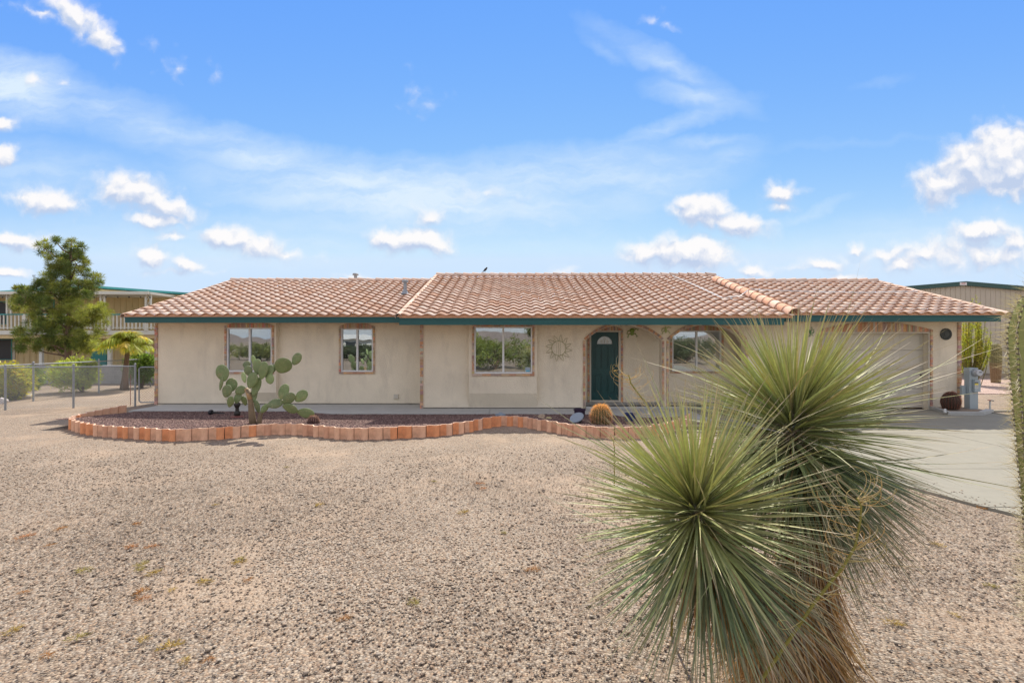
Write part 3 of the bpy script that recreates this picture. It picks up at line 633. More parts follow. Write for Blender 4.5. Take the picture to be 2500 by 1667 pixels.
# clay closures under the first row
def closure(name, x0, x1, D, zb, zt, w=.325, par=None):
    m = MB(); n = int((x1-x0)/.027)
    for i in range(n):
        xa = x0+(x1-x0)*i/n; xb_ = x0+(x1-x0)*(i+1)/n
        za = zt+.014+.051*(.5+.5*math.sin(2*math.pi*((xa-x0)/w-.02)))**.8-.002; zc = zt+.014+.051*(.5+.5*math.sin(2*math.pi*((xb_-x0)/w-.02)))**.8-.002
        m.quad((xa, D, zb), (xb_, D, zb), (xb_, D, zc), (xa, D, za), (.50,.26,.155))
    m.build(name, M['terra'], par)
closure('eave_closure', -11.13, -2.95, 13.427, 2.655, 2.675, par=rl); closure('eave_closure', -2.97, 7.4, 12.347, 2.572, 2.60, par=rc); closure('eave_closure', 7.52, 13.3, 12.637, 2.66, 2.67, par=rr)
# decks under the tiles + rear slopes
m = MB()
def deck(x0, x1, D0, z0, p, run, back, off=-.02):
    z1 = z0+p*run
    m.quad((x0, D0+.03, z0+off), (x1, D0+.03, z0+off), (x1, D0+run, z1+off), (x0, D0+run, z1+off), (.2,.17,.15))
    m.quad((x0, D0+run, z1+off), (x1, D0+run, z1+off), (x1, D0+run+back, z1-p*back), (x0, D0+run+back, z1-p*back), (.5,.36,.28))
deck(-11.12, -2.9, 13.43, 2.66, .32, 5.27, 5.2); deck(-2.96, 7.5, 12.36, 2.58, .31, 6.28, 5.2); deck(7.5, 13.3, 12.65, 2.65, .32, 4.53, 5); 
m.quad((7.45, 17.0, 4.0), (8.02, 17.0, 4.0), (8.02, 18.64, 4.5), (7.45, 18.64, 4.5), (.3,.25,.2))
m.add([(8.03, 17.2, 4.02), (8.03, 18.64, 4.5), (8.03, 20.5, 3.9)], [(0, 2, 1)], (.5,.42,.33)); m.add([(-2.96, 18.6, 4.5), (-2.96, 13.4, 2.7), (-2.96, 18.7, 4.2)], [(0, 1, 2)], (.5,.42,.33))
m.build('roof_deck', M['colr'], house)
# barrel cap runs
def caps(mbx, A, B, n, r, nrm, cf, lap=1.12, half=math.pi, rr_=(1.22, .84), ns=9, rev=False):
    A = Vector(A); B = Vector(B)
    if rev: A, B = B, A
    d = (B-A)/n; t = d.normalized(); nrm = Vector(nrm).normalized(); side = t.cross(nrm).normalized(); nn = side.cross(t).normalized()
    for i in range(n):
        a = A+d*i; b = a+d*lap; c = cf(); jit = random.uniform(-.006, .006); ring = []
        for (p_, rad) in ((a, r*rr_[0]-.018), (a, r*rr_[0]), (b, r*rr_[1])):
            ring.append([p_+side*(rad*math.cos((math.pi-half)/2+half*k/ns))+nn*(rad*math.sin((math.pi-half)/2+half*k/ns)*.95+jit) for k in range(ns+1)])
        vs = [q for g in ring for q in g]; q = ns+1
        mbx.add(vs, [(k, k+1, q+k+1, q+k) for k in range(ns)], tuple(x*.7 for x in c)); mbx.add(vs[q:], [(k, k+1, q+k+1, q+k) for k in range(ns)], c)
def pale(): k = random.uniform(.85, 1.05); return tuple(x*k for x in random.choice([(.52,.40,.32),(.50,.36,.28),(.46,.36,.30),(.54,.43,.36)]))
def orange(): k = random.uniform(.9, 1.08); return tuple(x*k for x in random.choice([(.56,.38,.29),(.58,.43,.34),(.54,.32,.22)]))
m = MB(); caps(m, (-11.18, 18.68, 4.36), (-2.9, 18.68, 4.36), 23, .115, (0, 0, 1), pale); m.build('ridge_cap', M['tile'], rl, smooth=False)
m = MB(); caps(m, (-3.0, 18.62, 4.555), (8.05, 18.62, 4.555), 31, .12, (0, 0, 1), pale); m.build('ridge_cap', M['tile'], rc)
m = MB(); caps(m, (7.75, 17.16, 4.13), (13.34, 17.16, 4.13), 15, .125, (0, 0, 1), pale, rev=True); m.build('ridge_cap', M['tile'], rr)
m = MB(); caps(m, (-11.13, 13.40, 2.66), (-11.13, 18.66, 4.345), 17, .085, (-.35, -.3, 1), pale, half=3.6, rr_=(1.08, .95)); m.build('rake_tiles', M['tile'], rl)
m = MB(); caps(m, (-2.99, 12.30, 2.60), (-2.99, 18.6, 4.55), 19, .085, (-.3, -.3, 1), pale, half=3.6, rr_=(1.08, .95)); m.build('rake_tiles', M['tile'], rc)
m = MB(); caps(m, (13.36, 12.60, 2.66), (13.36, 17.14, 4.12), 14, .085, (.3, -.3, 1), pale, half=3.6, rr_=(1.08, .95)); m.build('rake_tiles', M['tile'], rr)
m = MB(); caps(m, (7.50, 12.42, 2.68), (7.50, 17.2, 4.205), 14, .155, (0, -.3, 1), orange, half=3.3, rr_=(1.08, .93), ns=12); m.build('rake_tiles', M['tile'], rr)
# roof furniture
def pipe_on_roof(name, px, yb, yt, D, r, label):
    b = P(px, yb, D); t = P(px, yt, D); m = MB(); m.tube([b-Vector((0,0,.15)), t-Vector((0,0,.07))], r, 14)
    m.lathe([(r*1.9,-.02),(r*1.9,.03),(r*1.55,.06),(.02,.075)], 16, t-Vector((0,0,.07)))
    m.lathe([(r*2.6,-.03),(r*1.6,.05),(r*1.05,.12)], 16, b)
    m.build(name, M['steel'], house, smooth=False)
pipe_on_roof('vent_pipe', 989, 716, 683, 16.17, .058, ''); pipe_on_roof('vent_pipe', 868, 700, 667, 20.0, .065, '')
# conduit clipped over the tiles
def on_roof(px, py, D0, z0, p, off=.13):
    k = (CY-py)/F; D = (z0+off-p*D0-CZ)/(k-p); return P(px, py, D)
pr = [on_roof(1642,673,12.37,2.58,.31), on_roof(1700,698,12.37,2.58,.31), on_roof(1764,727,12.37,2.58,.31), on_roof(1790,724.5,12.37,2.58,.31), on_roof(1808,722,12.37,2.58,.31,.2), on_roof(1818,714,12.66,2.65,.32,.30), on_roof(1830,706.5,12.66,2.65,.32,.22), on_roof(1900,709,12.66,2.65,.32), on_roof(2000,713,12.66,2.65,.32), on_roof(2120,714,12.66,2.65,.32), on_roof(2240,711,12.66,2.65,.32,.2)]
m = MB(); m.tube(pr, .015, 6)
for (a, b) in ((1785,727),(1917,712),(2100,716)):
    c = on_roof(a, b, 12.5, 2.62, .315, .09); m.box(c.x-.025, c.y-.02, c.z-.05, c.x+.025, c.y+.02, c.z+.02)
m.build('roof_conduit', M['brightsteel'], house)

# ---- stone trims
def stones_v(mbx, x0, x1, z0, z1, D, t=.028):
    z = z0
    while z < z1-.01:
        h = min(random.uniform(.035, .11), z1-z); c = tuple(v*random.uniform(.85, 1.15) for v in random.choice(SC)); o = random.uniform(0, .012)
        xm = x0+(x1-x0)*random.uniform(.35, .65) if random.random() < .3 else None
        if xm: mbx.box(x0+.002, D-t-o, z+.003, xm-.002, D+.004, z+h-.003, c); mbx.box(xm+.002, D-t, z+.003, x1-.002, D+.004, z+h-.003, random.choice(SC))
        else: mbx.box(x0+random.uniform(0, .004), D-t-o, z+.003, x1-random.uniform(0, .004), D+.004, z+h-.003, c)
        z += h
def stones_h(mbx, x0, x1, z0, z1, D, t=.028, wmin=.06, wmax=.2):
    x = x0
    while x < x1-.01:
        w = min(random.uniform(wmin, wmax), x1-x); c = random.choice(SC); mbx.box(x+.002, D-t-random.uniform(0, .01), z0+.002, x+w-.002, D+.004, z1-.002, c); x += w
def stones_arch(mbx, x0, x1, zi, zo, D, t=.028, w=.045):
    """soldier course between lower fn zi(x) and upper fn zo(x)"""
    x = x0
    while x < x1-.008:
        ww = min(random.uniform(w*.7, w*1.5), x1-x); c = tuple(v*random.uniform(.85, 1.15) for v in random.choice(SC)); o = t+random.uniform(0, .012); a, b = x+.002, x+ww-.002
        mbx.prismY([(a, zi(a)), (b, zi(b)), (b, max(zo(b), zi(b)+.01)), (a, max(zo(a), zi(a)+.01))], D-o, D+.004, c); x += ww
def stones_radial(mbx, xa, xb_, zs, zt, D, bw=.075, t=.03, clipz=2.42):
    w = (xb_-xa)/2; h = zt-zs; r = (w*w+h*h)/(2*h); xc = (xa+xb_)/2; zc = zt-r; th = math.asin(w/r); a = -th
    while a < th-.005:
        da = min(random.uniform(.035, .085)/r, th-a); c = random.choice(SC); o = t+random.uniform(0, .012); a0, a1_ = a+.002/r, a+da-.002/r
        pts = [(xc+rr2*math.sin(q), zc+rr2*math.cos(q)) for rr2, q in ((r+.012, a0), (r+.012, a1_), (r+bw, a1_), (r+bw, a0))]
        mbx.prismY(pts, D-o, D+.004, c); a += da
def lin(z): return lambda x: z
def seg(x0, x1, zs, zt):
    return arcf(x0, x1, zs, zt)
m = MB(); tw = .06
for q in ((XL-.03, XL+.055, 0.03, 2.5, DL), (XC-.03, XC+.06, .03, 2.44, DC), (XR-.07, XR+.03, .03, 2.5, DC)): m = MB(); stones_v(m, *q); m.build('corner_stone_trim', M['trimst'], house)
m = MB()
stones_v(m, a1[0]-.075, a1[0]-.012, .05, ASPR, DC); stones_v(m, a1[1]+.012, a1[1]+.07, .1, ASPR, DC); stones_radial(m, *a1, ASPR, ATOP, DC); m.build('arch_stone_trim', M['trimst'], house); m = MB()
stones_v(m, a2[0]-.07, a2[0]-.012, .1, ASPR, DC); stones_v(m, a2[1]+.012, a2[1]+.075, .1, ASPR, DC)
stones_radial(m, *a2, ASPR, ATOP, DC)
m.build('arch_stone_trim', M['trimst'], house)

# ---- windows
def window(w, D, arch=None, sides=True, bottom=True, blinds=True, tw=.062, sticker=False):
    x0, x1, z0, z1 = w; fw = .038; m = MB(); Df = D+.03
    m.box(x0, Df-.035, z0, x0+fw, Df+.03, z1); m.box(x1-fw, Df-.035, z0, x1, Df+.03, z1); m.box(x0+fw, Df-.035, z1-fw, x1-fw, Df+.03, z1); m.box(x0+fw, Df-.045, z0, x1-fw, Df+.03, z0+fw+.008)
    xm = (x0+x1)/2; m.box(xm-.028, Df-.025, z0+fw+.008, xm+.028, Df+.03, z1-fw)
    m.box(xm-.16, Df-.052, z0+.004, xm-.02, Df-.046, z0+.018)
    fr = m.build('window', M['white'], house)
    for s, (xa, xb_) in enumerate(((x0+fw, xm-.028), (xm+.028, x1-fw))):
        g = MB(); y = Df+.005+.008*s; g.box(xa, y, z0+fw, xb_, y+.005, z1-fw); g.build('pane', M['glass'], fr)
    if blinds:
        b = MB(); z = z0+.03; Dn = Df+.10
        for k in range(int((z1-z0-.06)/.0245)):
            zz_ = z0+.035+k*.0245
            for xa, xb_ in ((x0+.02, xm-.008), (xm+.008, x1-.02)):
                b.add([(xa, Dn-.009, zz_-.006), (xb_, Dn-.009, zz_-.006), (xb_, Dn+.009, zz_+.006), (xa, Dn+.009, zz_+.006)], [(0, 1, 2, 3)])
        b.box(x0+.02, Dn-.02, z1-.06, x1-.02, Dn+.02, z1-.02)
        for xs2 in (x0+.14, xm-.12, xm+.12, x1-.14): b.box(xs2-.002, Dn-.013, z0+.03, xs2+.002, Dn-.011, z1-.05)
        b.build('blinds', M['blind'], fr)
    t = MB()
    if sides: stones_v(t, x0-tw, x0-.004, z0-.0, z1, D); stones_v(t, x1+.004, x1+tw, z0, z1, D)
    if bottom: stones_h(t, x0-tw, x1+tw, z0-tw, z0-.004, D, wmin=.1, wmax=.3)
    if arch: stones_arch(t, x0-tw, x1+tw, lin(z1+.004), arch, D)
    t.build('stone_trim', M['trimst'], fr)
    return fr
window(w1, DB1, arch=seg(w1[0]-.062, w1[1]+.062, w1[3]+.05, w1[3]+.19))
window(w2, DL, arch=seg(w2[0]-.062, w2[1]+.062, w2[3]+.05, w2[3]+.19))
o3_ = window(w3, DB3, arch=lin(w3[3]+.055))
window(w4, DP, arch=seg(w4[0]-.062, w4[1]+.062, w4[3]+.03, w4[3]+.17))
s_ = MB(); c = P(1288.5, 902, DB3+.03); s_.box(c.x-.07, c.y+.001, c.z-.062, c.x+.07, c.y+.003, c.z+.062, (.42,.50,.55)); s_.box(c.x-.055, c.y-.001, c.z-.05, c.x+.055, c.y, c.z-.02, (.05,.42,.62))
for k in range(5): s_.box(c.x-.045+.02*k, c.y-.001, c.z-.005, c.x-.035+.02*k, c.y, c.z+.035, (.30,.33,.48))
s_.build('sticker', M['colr'], o3_)

# ---- front door
m = MB(); x0, x1, z0, z1 = dr; jw = .045
m.box(x0, DP-.02, z0, x0+jw, DP+.12, z1); m.box(x1-jw-.02, DP-.02, z0, x1, DP+.12, z1); m.box(x0+jw, DP-.02, z1-jw, x1-jw-.02, DP+.12, z1); m.box(x0+jw, DP-.03, z0, x1-jw-.02, DP+.1, z0+.055)
dfr = m.build('door_frame', M['cream'], house)
m = MB(); xa, xb_, za, zb = x0+jw+.004, x1-jw-.024, z0+.06, z1-jw-.004; Dd = DP+.035
ns = 20; fc_ = (xa+xb_)/2; fz = zb-.36; fr_ = .235
# slab with a fan light hole: build as grid columns
def fan(x): 
    q = fr_*fr_-(x-fc_)**2; return fz+math.sqrt(q) if q > 0 else fz
wall(m, xa, xb_, Dd, .03, za, zb, [(fc_-fr_, fc_+fr_, fz, fan)])
m.quad((xb_, Dd, za), (xb_, Dd+.04, za), (xb_, Dd+.04, zb), (xb_, Dd, zb)); m.quad((xa, Dd+.04, za), (xa, Dd, za), (xa, Dd, zb), (xa, Dd+.04, zb))
pw = (xb_-xa)
def panel(cx, w, z0_, z1_):
    for (i, o) in ((0, .0), (1, .022), (2, .045)):
        pass
    e = .022
    # sunk moulding then raised field
    m.box(cx-w/2, Dd-.018, z0_, cx+w/2, Dd-.001, z0_+e); m.box(cx-w/2, Dd-.018, z1_-e, cx+w/2, Dd-.001, z1_); m.box(cx-w/2, Dd-.018, z0_+e, cx-w/2+e, Dd-.001, z1_-e); m.box(cx+w/2-e, Dd-.018, z0_+e, cx+w/2, Dd-.001, z1_-e)
    k = e+.018; m.box(cx-w/2+k, Dd-.014, z0_+k, cx+w/2-k, Dd-.001, z1_-k)
H = zb-za
for cx in (fc_-.205, fc_+.205):
    panel(cx, .24, za+.11*H, za+.375*H); panel(cx, .24, za+.465*H, za+.79*H)
# arched moulding round the fanlight
for k in range(ns):
    a0, a1_ = math.pi*k/ns, math.pi*(k+1)/ns
    m.prismY([(fc_+r_*math.cos(q), fz+r_*math.sin(q)) for r_, q in ((fr_, a0), (fr_+.03, a0), (fr_+.03, a1_), (fr_, a1_))], Dd-.012, Dd+.005)
m.box(fc_-fr_-.04, Dd-.012, fz-.035, fc_+fr_+.04, Dd+.005, fz-.001)
dor = m.build('door', M['door'], dfr)
m = MB(); vs = [(fc_, Dd+.02, fz)]+[(fc_+fr_*math.cos(math.pi*k/16), Dd+.02, fz+fr_*math.sin(math.pi*k/16)) for k in range(17)]
m.add(vs, [tuple(range(18))], (.75,.80,.82)); 
for q in (.28, .5, .72): m.box(fc_-.004+(.24*math.cos(math.pi*q))*.5, Dd+.008, fz+.02, fc_+.004+(.24*math.cos(math.pi*q))*.5, Dd+.014, fz+.13, (.55,.5,.35))
for (cx2, cz2, r2) in ((0, .15, .03), (-.1, .07, .025), (.1, .07, .025), (0, .06, .018)):
    m.tube([(fc_+cx2+r2*math.cos(a), Dd+.012, fz+cz2+r2*math.sin(a)) for a in np.linspace(0, 6.28, 13)], .004, 5, (.5,.5,.42))
m.build('fanlight', M['colr'], dfr)
m = MB(); kx = xb_-.065
for nm_, zz_, rr2 in (('deadbolt', za+.5*H, .020), ('door_handle', za+.435*H, .020)):
    m = MB()
    m.lathe([(rr2*1.2, 0), (rr2*1.2, .008), (rr2*.5, .012), (rr2*.5, .03), (rr2, .04), (rr2, .055), (.005, .065)], 16, (kx, Dd-.001, zz_), ax=(Vector((1,0,0)), Vector((0,0,1)), Vector((0,-1,0))))
    if nm_ == 'deadbolt': m.build(nm_, M['brass'], dfr)
m.box(kx-.08, Dd-.055, za+.427*H, kx, Dd-.04, za+.443*H); m.build('door_handle', M['brass'], dfr, smooth=False)
m = MB(); stones_v(m, x0-.062, x0-.003, z0, z1, DP); stones_v(m, x1+.003, x1+.062, z0, z1, DP); stones_arch(m, x0-.062, x1+.062, lin(z1+.003), seg(x0-.062, x1+.062, z1+.03, z1+.16), DP); m.build('stone_trim', M['trimst'], dfr)

# ---- garage door
gd0, gd1 = gx; Dg = DC+.20
m = MB(); nsec = 4; hs = GZ/nsec
for i in range(nsec):
    zb0 = .03+i*hs; m.box(gd0+.002, Dg, zb0+.004, gd1-.002, Dg+.04, zb0+hs-.006)
    np_ = 4; pw_ = (gd1-gd0)/np_
    for k in range(np_):
        xa, xb_ = gd0+k*pw_+.09, gd0+(k+1)*pw_-.09
        for (q0, q1, q2, q3) in ((xa, zb0+.09, xb_, zb0+.10), (xa, zb0+hs-.10, xb_, zb0+hs-.09), (xa, zb0+.10, xa+.01, zb0+hs-.10), (xb_-.01, zb0+.10, xb_, zb0+hs-.10)):
            m.box(q0, Dg-.006, q1, q2, Dg-.0005, q3)
gdoor = m.build('garage_door', M['cream'], house)
m = MB(); m.box(gd0-.0, DC-.015, .02, gd0+.035, DC+.015, GZ); m.box(gd1-.035, DC-.015, .02, gd1, DC+.015, GZ); m.box(gd0+.035, DC-.015, GZ-.035, gd1-.035, DC+.015, GZ); m.build('frame', M['cream'], gdoor)
m = MB(); m.box(gd1-.10, Dg-.03, .95, gd1-.06, Dg-.001, 1.0); m.build('handle', M['black'], gdoor)
m = MB(); stones_v(m, gd0-.07, gd0-.004, .03, GZ+.04, DC); stones_v(m, gd1+.004, gd1+.075, .03, GZ+.04, DC)
stones_arch(m, gd0-.07, gd1+.075, lin(GZ+.042) if False else (lambda x: GZ+.006), seg(gd0-.07, gd1+.075, GZ+.06, 2.50), DC, w=.05); m.build('stone_trim', M['trimst'], gdoor)
# small wall vent box
c = P(967.5, 967, DL); m = MB(); m.box(c.x-.065, DL-.05, c.z-.05, c.x+.065, DL, c.z+.06); m.box(c.x-.075, DL-.06, c.z-.06, c.x+.075, DL-.005, c.z-.05); m.build('wall_vent', M['cream'], house)
# ================================================================ WALL ORNAMENTS
def sun_ornament():
    D = DC-.03; c = P(1364, 850, D); s = D/F; t = thing('sun_ornament', 'pale olive wire sun wall ornament hanging between the bay window and the door', 'wall ornament', c)
    m = MB(); m.tube([(c.x+17.5*s*math.cos(a), D, c.z+17.5*s*math.sin(a)) for a in np.linspace(0, 2*math.pi, 33)], .0085, 6, (.42,.40,.22)); 
    for k in (-.3, .0, .25): m.tube([(c.x+17*s*k, D, c.z-15*s), (c.x+17*s*k, D, c.z+15*s)], .004, 5, (.44,.41,.26))
    m.build('ring', M['colr'], t)
    for k in range(12):
        a = 2*math.pi*k/12+.26; m = MB(); w = .24; r0, r1 = 18*s, 33*s
        def pt(r, q, sw=0): return (c.x+r*math.cos(q+sw), D, c.z+r*math.sin(q+sw))
        L1 = [pt(r0, a-w), pt(r0*1.25, a-w*.55), pt(r0*1.5, a-.02), pt(r1, a+.10)]; L2 = [pt(r1, a+.10), pt(r0*1.5, a+.17), pt(r0*1.2, a+.17), pt(r0, a+w)]
        m.tube(L1+L2[1:], .0065, 5, (.45,.42,.25)); m.build('ray', M['colr'], t)
sun_ornament()
def lizard(name, label, px, py, D, S, colr, ang=0, cat='wall ornament', frog=False):
    c = P(px, py, D); t = thing(name, label, cat, c); ca, sa = math.cos(ang), math.sin(ang)
    def q(x, z, y=0): return (c.x+S*(x*ca-z*sa), D-.02-y, c.z+S*(x*sa+z*ca))
    m = MB()
    if frog: spine = [(0,.62,.10),(0,.45,.26),(0,.2,.24),(0,-.1,.38),(0,-.4,.42),(0,-.62,.28),(0,-.72,.05)]
    else: spine = [(0,.72,.06),(0,.55,.2),(0,.35,.16),(0,.1,.24),(0,-.25,.26),(0,-.5,.12),(.12,-.8,.05),(.25,-1.0,.02)]
    # flattened body: rings of ellipses
    n = 10; b = []; 
    for (x, z, r) in spine:
        for k in range(n):
            a = 2*math.pi*k/n; b.append(q(x+r*math.cos(a), z, S*.0+r*math.sin(a)*S*.45))
    fs = [(i*n+k, i*n+(k+1) % n, (i+1)*n+(k+1) % n, (i+1)*n+k) for i in range(len(spine)-1) for k in range(n)]
    m.add(b, fs, colr); m.build('body', M['colr'], t, smooth=True)
    legs = [((.22,.3),(.6,.35),(.72,.75)), ((-.22,.3),(-.6,.3),(-.8,.62)), ((.3,-.35),(.75,-.2),(.85,.1)), ((-.3,-.4),(-.62,-.6),(-.9,-.5))]
    for L3 in legs:
        m = MB(); m.tube([q(*p_) for p_ in L3], [S*.10, S*.085, S*.05], 6, colr); e = L3[-1]; pv = L3[-2]; dx, dz = e[0]-pv[0], e[1]-pv[1]; l = math.hypot(dx, dz); dx /= l; dz /= l
        for w_ in (-.7, -.25, .25, .7):
            m.tube([q(*e), q(e[0]+.28*(dx*math.cos(w_)-dz*math.sin(w_)), e[1]+.28*(dx*math.sin(w_)+dz*math.cos(w_)))], [S*.03, S*.018], 5, colr)
        m.build('leg', M['colr'], t)
lizard('frog_ornament', 'bright green frog ornament fixed upside down to the wall beside the door arch', 1543, 811, DP, .17, (.20,.30,.05), math.pi, frog=True)
lizard('lizard_ornament', 'pale green lizard ornament between the two porch arches', 1625, 805, DC, .13, (.40,.48,.18), math.pi)
lizard('lizard_ornament', 'small green lizard ornament on the wall left of the garage door', 1978, 812, DC, .13, (.14,.30,.12), .5)
D = DC-.02; c = P(2308.7, 815.7, DC); t = thing('round_plaque', 'dark round relief plaque on the wall right of the garage door', 'wall plaque', c)
AX = (Vector((1,0,0)), Vector((0,0,1)), Vector((0,-1,0)))
m = MB(); m.lathe([(.165,0),(.168,.018),(.155,.026),(.15,.018),(.118,.018),(.112,.026),(.105,.018),(.06,.018),(.055,.028),(.0,.028)], 40, c, (.055,.062,.058), ax=AX); m.build('disc', M['colr'], t)
for k in range(12):
    a = 2*math.pi*k/12; m = MB(); m.obox((c.x+.134*math.cos(a), DC-.022, c.z+.134*math.sin(a)), (.012*math.cos(a), 0, .012*math.sin(a)), (0, .006, 0), (-.018*math.sin(a), 0, .018*math.cos(a)), (.075,.08,.075)); m.build('relief_block', M['colr'], t)

# ================================================================ BED OBJECTS
def rib_cactus(name, label, cat, base, r, h, ribs, colf, spc, slen, prof=None, seed=1, group=None, aspace=.03, nsp=6, org=None, bodyn=8):
    t = thing(name, label, cat, base, group); rg = np.random.default_rng(seed); base = Vector(base); nz = 26; na = ribs*bodyn
    pf = prof or (lambda u: (.80+.20*min(1, u/.35)) if u < .38 else max(0, 1-((u-.38)/.62)**2.0)**.5)
    V = []; C = []
    for i in range(nz+1):
        u = i/nz; u2 = 1-(1-u)**1.3; rr2 = r*pf(u2)
        for k in range(na):
            a = 2*math.pi*k/na; rib = .5+.5*math.cos(a*ribs); q = rr2*(.86+.14*rib**.7); V.append((base.x+q*math.cos(a), base.y+q*math.sin(a), base.z+h*u2))
    Fs = [(i*na+k, i*na+(k+1) % na, (i+1)*na+(k+1) % na, (i+1)*na+k) for i in range(nz) for k in range(na)]
    C = [colf(1-(1-(i+.5)/nz)**1.3, rg) for i in range(nz) for k in range(na)]
    np_mesh('body', np.array(V), np.array(Fs), np.array(C), M['cactus'], t, smooth=True)
    st, dr_, ln, cs = [], [], [], []
    for k in range(ribs):
        a = 2*math.pi*k/ribs
        if math.sin(a) > .5: continue
        z = aspace*.5
        while z < h*.995:
            u = z/h; rr2 = r*pf(u); p_ = np.array([base.x+rr2*math.cos(a), base.y+rr2*math.sin(a), base.z+z])
            for _ in range(nsp):
                d = np.array([math.cos(a), math.sin(a), .25+max(0, (u-.7))*2.2])+rg.normal(0, .55, 3); d /= np.linalg.norm(d)
                st.append(p_); dr_.append(d); ln.append(slen*rg.uniform(.6, 1.2)); cs.append(spc(u, rg))
            z += aspace*(1 if u < .8 else .6)
    st, dr_, ln, cs = map(np.array, (st, dr_, ln, cs)); V, Fc, C = blades(st, dr_, ln, np.full(len(st), max(.0011, slen*.028)), rg.normal(0, .08, (len(st), 3)), cs, nseg=2, fold=.6, taper=1)
    np_mesh('spines', V, Fc, C, M['spine'], t)
    return t
b = G(1466, 1046, .17); bz = bedz(b.x, b.y)
rib_cactus('barrel_cactus', 'barrel cactus with bright golden orange spines inside the edging in front of the door', 'cactus', (1.956, 10.3, .09), .225, .47, 22,
   lambda u, g: (.13,.12,.05) if u < .75 else (.22,.16,.06), lambda u, g: np.array((.86,.52,.25) if u > .5 else (.72,.42,.27))*g.uniform(.8, 1.2), .07, seed=3, aspace=.022, nsp=8)
b = G(765, 1037, .14)
rib_cactus('small_cactus', 'small round pink spined cactus beside the prickly pear', 'cactus', (b.x, b.y, .10), .12, .24, 16, lambda u, g: (.07,.035,.03), lambda u, g: np.array((.52,.30,.26) if u > .5 else (.14,.06,.05))*g.uniform(.8, 1.2), .05, seed=4, aspace=.02, nsp=6)
rib_cactus('barrel_cactus', 'dark reddish brown barrel cactus in the concrete planter beside the garage', 'cactus', (12.08, 12.9, .10), .215, .46, 20, lambda u, g: (.07,.045,.03), lambda u, g: np.array((.36,.12,.08))*g.uniform(.7, 1.3), .055, seed=5, aspace=.026, nsp=8)
rib_cactus('columnar_cactus', 'stout columnar cactus, green above and brown below, in front of the metal building', 'cactus', tuple(G(2431, 935)), .215, 1.88, 18, lambda u, g: (.17,.16,.07) if u > .5 else ((.20,.155,.075) if u > .42 else (.24,.16,.085)), lambda u, g: np.array((.36,.28,.17))*g.uniform(.7, 1.2), .03, prof=lambda u: (.78+.22*min(1, u/.45)) if u < .80 else max(0, 1-((u-.80)/.20)**2.0)**.5, seed=6, aspace=.07, nsp=4)

# prickly pear
pp0 = G(620, 1038, .12); PD = pp0.y
pear = thing('prickly_pear', 'large prickly pear cactus with grey green paddles in the red rock bed', 'cactus', pp0)
def pq(zx, zy, dy=0): return P(500+zx/7.84, 860+zy/7.84, PD+dy)
zs_ = PD/F/7.84
m = MB(); m.tube([pq(930,1420), pq(905,1250), pq(890,1080), pq(880,960), pq(858,850), pq(815,700)], [.075,.072,.062,.052,.048,.045], 12, (.20,.145,.085)); m.tube([pq(1035,1410,.02), pq(1045,1300,.02), pq(1065,1200,.03), pq(1105,1130,.03)], [.055,.05,.045,.035], 10, (.20,.15,.09)); m.tube([pq(870,900), pq(840,800), pq(790,690)], [.053,.05,.04], 10, (.40,.26,.13))
m.build('trunk', M['cactus'], pear, smooth=True)
PADS = [(340,395,112,158,-16,.0,1),(318,590,36,132,3,-.05,.9),(515,620,100,128,-8,.05,1),(425,742,100,118,20,-.06,1),(490,945,66,118,24,-.08,1.1),(632,870,66,105,14,.02,1),(682,725,82,98,60,.0,.9),(757,928,55,92,-8,.06,1),
 (802,235,80,68,0,.10,.9),(832,352,78,98,-14,.02,1),(938,160,40,104,-12,.08,1.6),(1010,275,86,142,-3,.0,1),(1115,345,88,162,8,-.06,1),(1232,375,82,136,16,.02,1),(1318,312,56,86,20,.08,.9),(1500,256,156,156,30,.0,.95),(1757,128,84,124,32,.03,1),
 (1245,508,98,76,80,-.02,1.15),(905,535,108,150,18,-.09,1),(985,655,76,175,14,.0,1),(945,800,58,160,4,.04,.9),(748,480,48,104,-20,.03,1.8),(1003,1035,46,132,-10,.03,1),(1142,1075,56,98,34,.0,.9),(1345,980,88,142,74,.0,1),(1508,752,98,148,12,.0,1),(1608,885,92,134,46,-.04,1),(1845,838,96,134,46,.02,1),(1632,1070,92,156,104,-.03,1),(1932,1160,92,158,100,.0,1)]
def pad(zx, zy, hw, hh, ang, dy, br, i):
    rg = random.Random(i); c = pq(zx, zy, dy); a = R(ang); up = Vector((math.sin(a), 0, math.cos(a))); rt = Vector((math.cos(a), 0, -math.sin(a)))
    yaw = rg.uniform(-.55, .55); tilt = rg.uniform(-.3, .3); nrm = Vector((math.sin(yaw)*.5, -1, tilt)).normalized()
    hw *= 1.08; hh *= 1.08; rt2 = (rt-nrm*rt.dot(nrm)); up2 = (up-nrm*up.dot(nrm)); m = MB(); n = 22; nr = 7; th = 13*zs_+.006
    vs = []; 
    for j in range(nr+1):
        ph = -math.pi/2+math.pi*j/nr; cr = math.cos(ph); sy = math.sin(ph)
        for k in range(n):
            q = 2*math.pi*k/n; rr2 = cr**.55; x = math.cos(q)*hw*zs_*rr2; y = math.sin(q)*hh*zs_*rr2; x *= 1-.26*max(0, -math.sin(q))**1.3+.03*math.sin(q)
            vs.append(c+rt2*x+up2*y+nrm*(sy*th))
    fs = [(j*n+k, j*n+(k+1) % n, (j+1)*n+(k+1) % n, (j+1)*n+k) for j in range(nr) for k in range(n)]
    base = (.165*br, .215*br, .095*br); k_ = rg.uniform(.88, 1.15); m.add(vs, fs, (min(.5, base[0]*k_), min(.5, base[1]*k_), min(.4, base[2]*k_*rg.uniform(.85, 1.1)))); o = m.build('pad', M['pad'], pear, smooth=True)
    if br == 1.15: o['label'] = 'yellowing scarred pad'
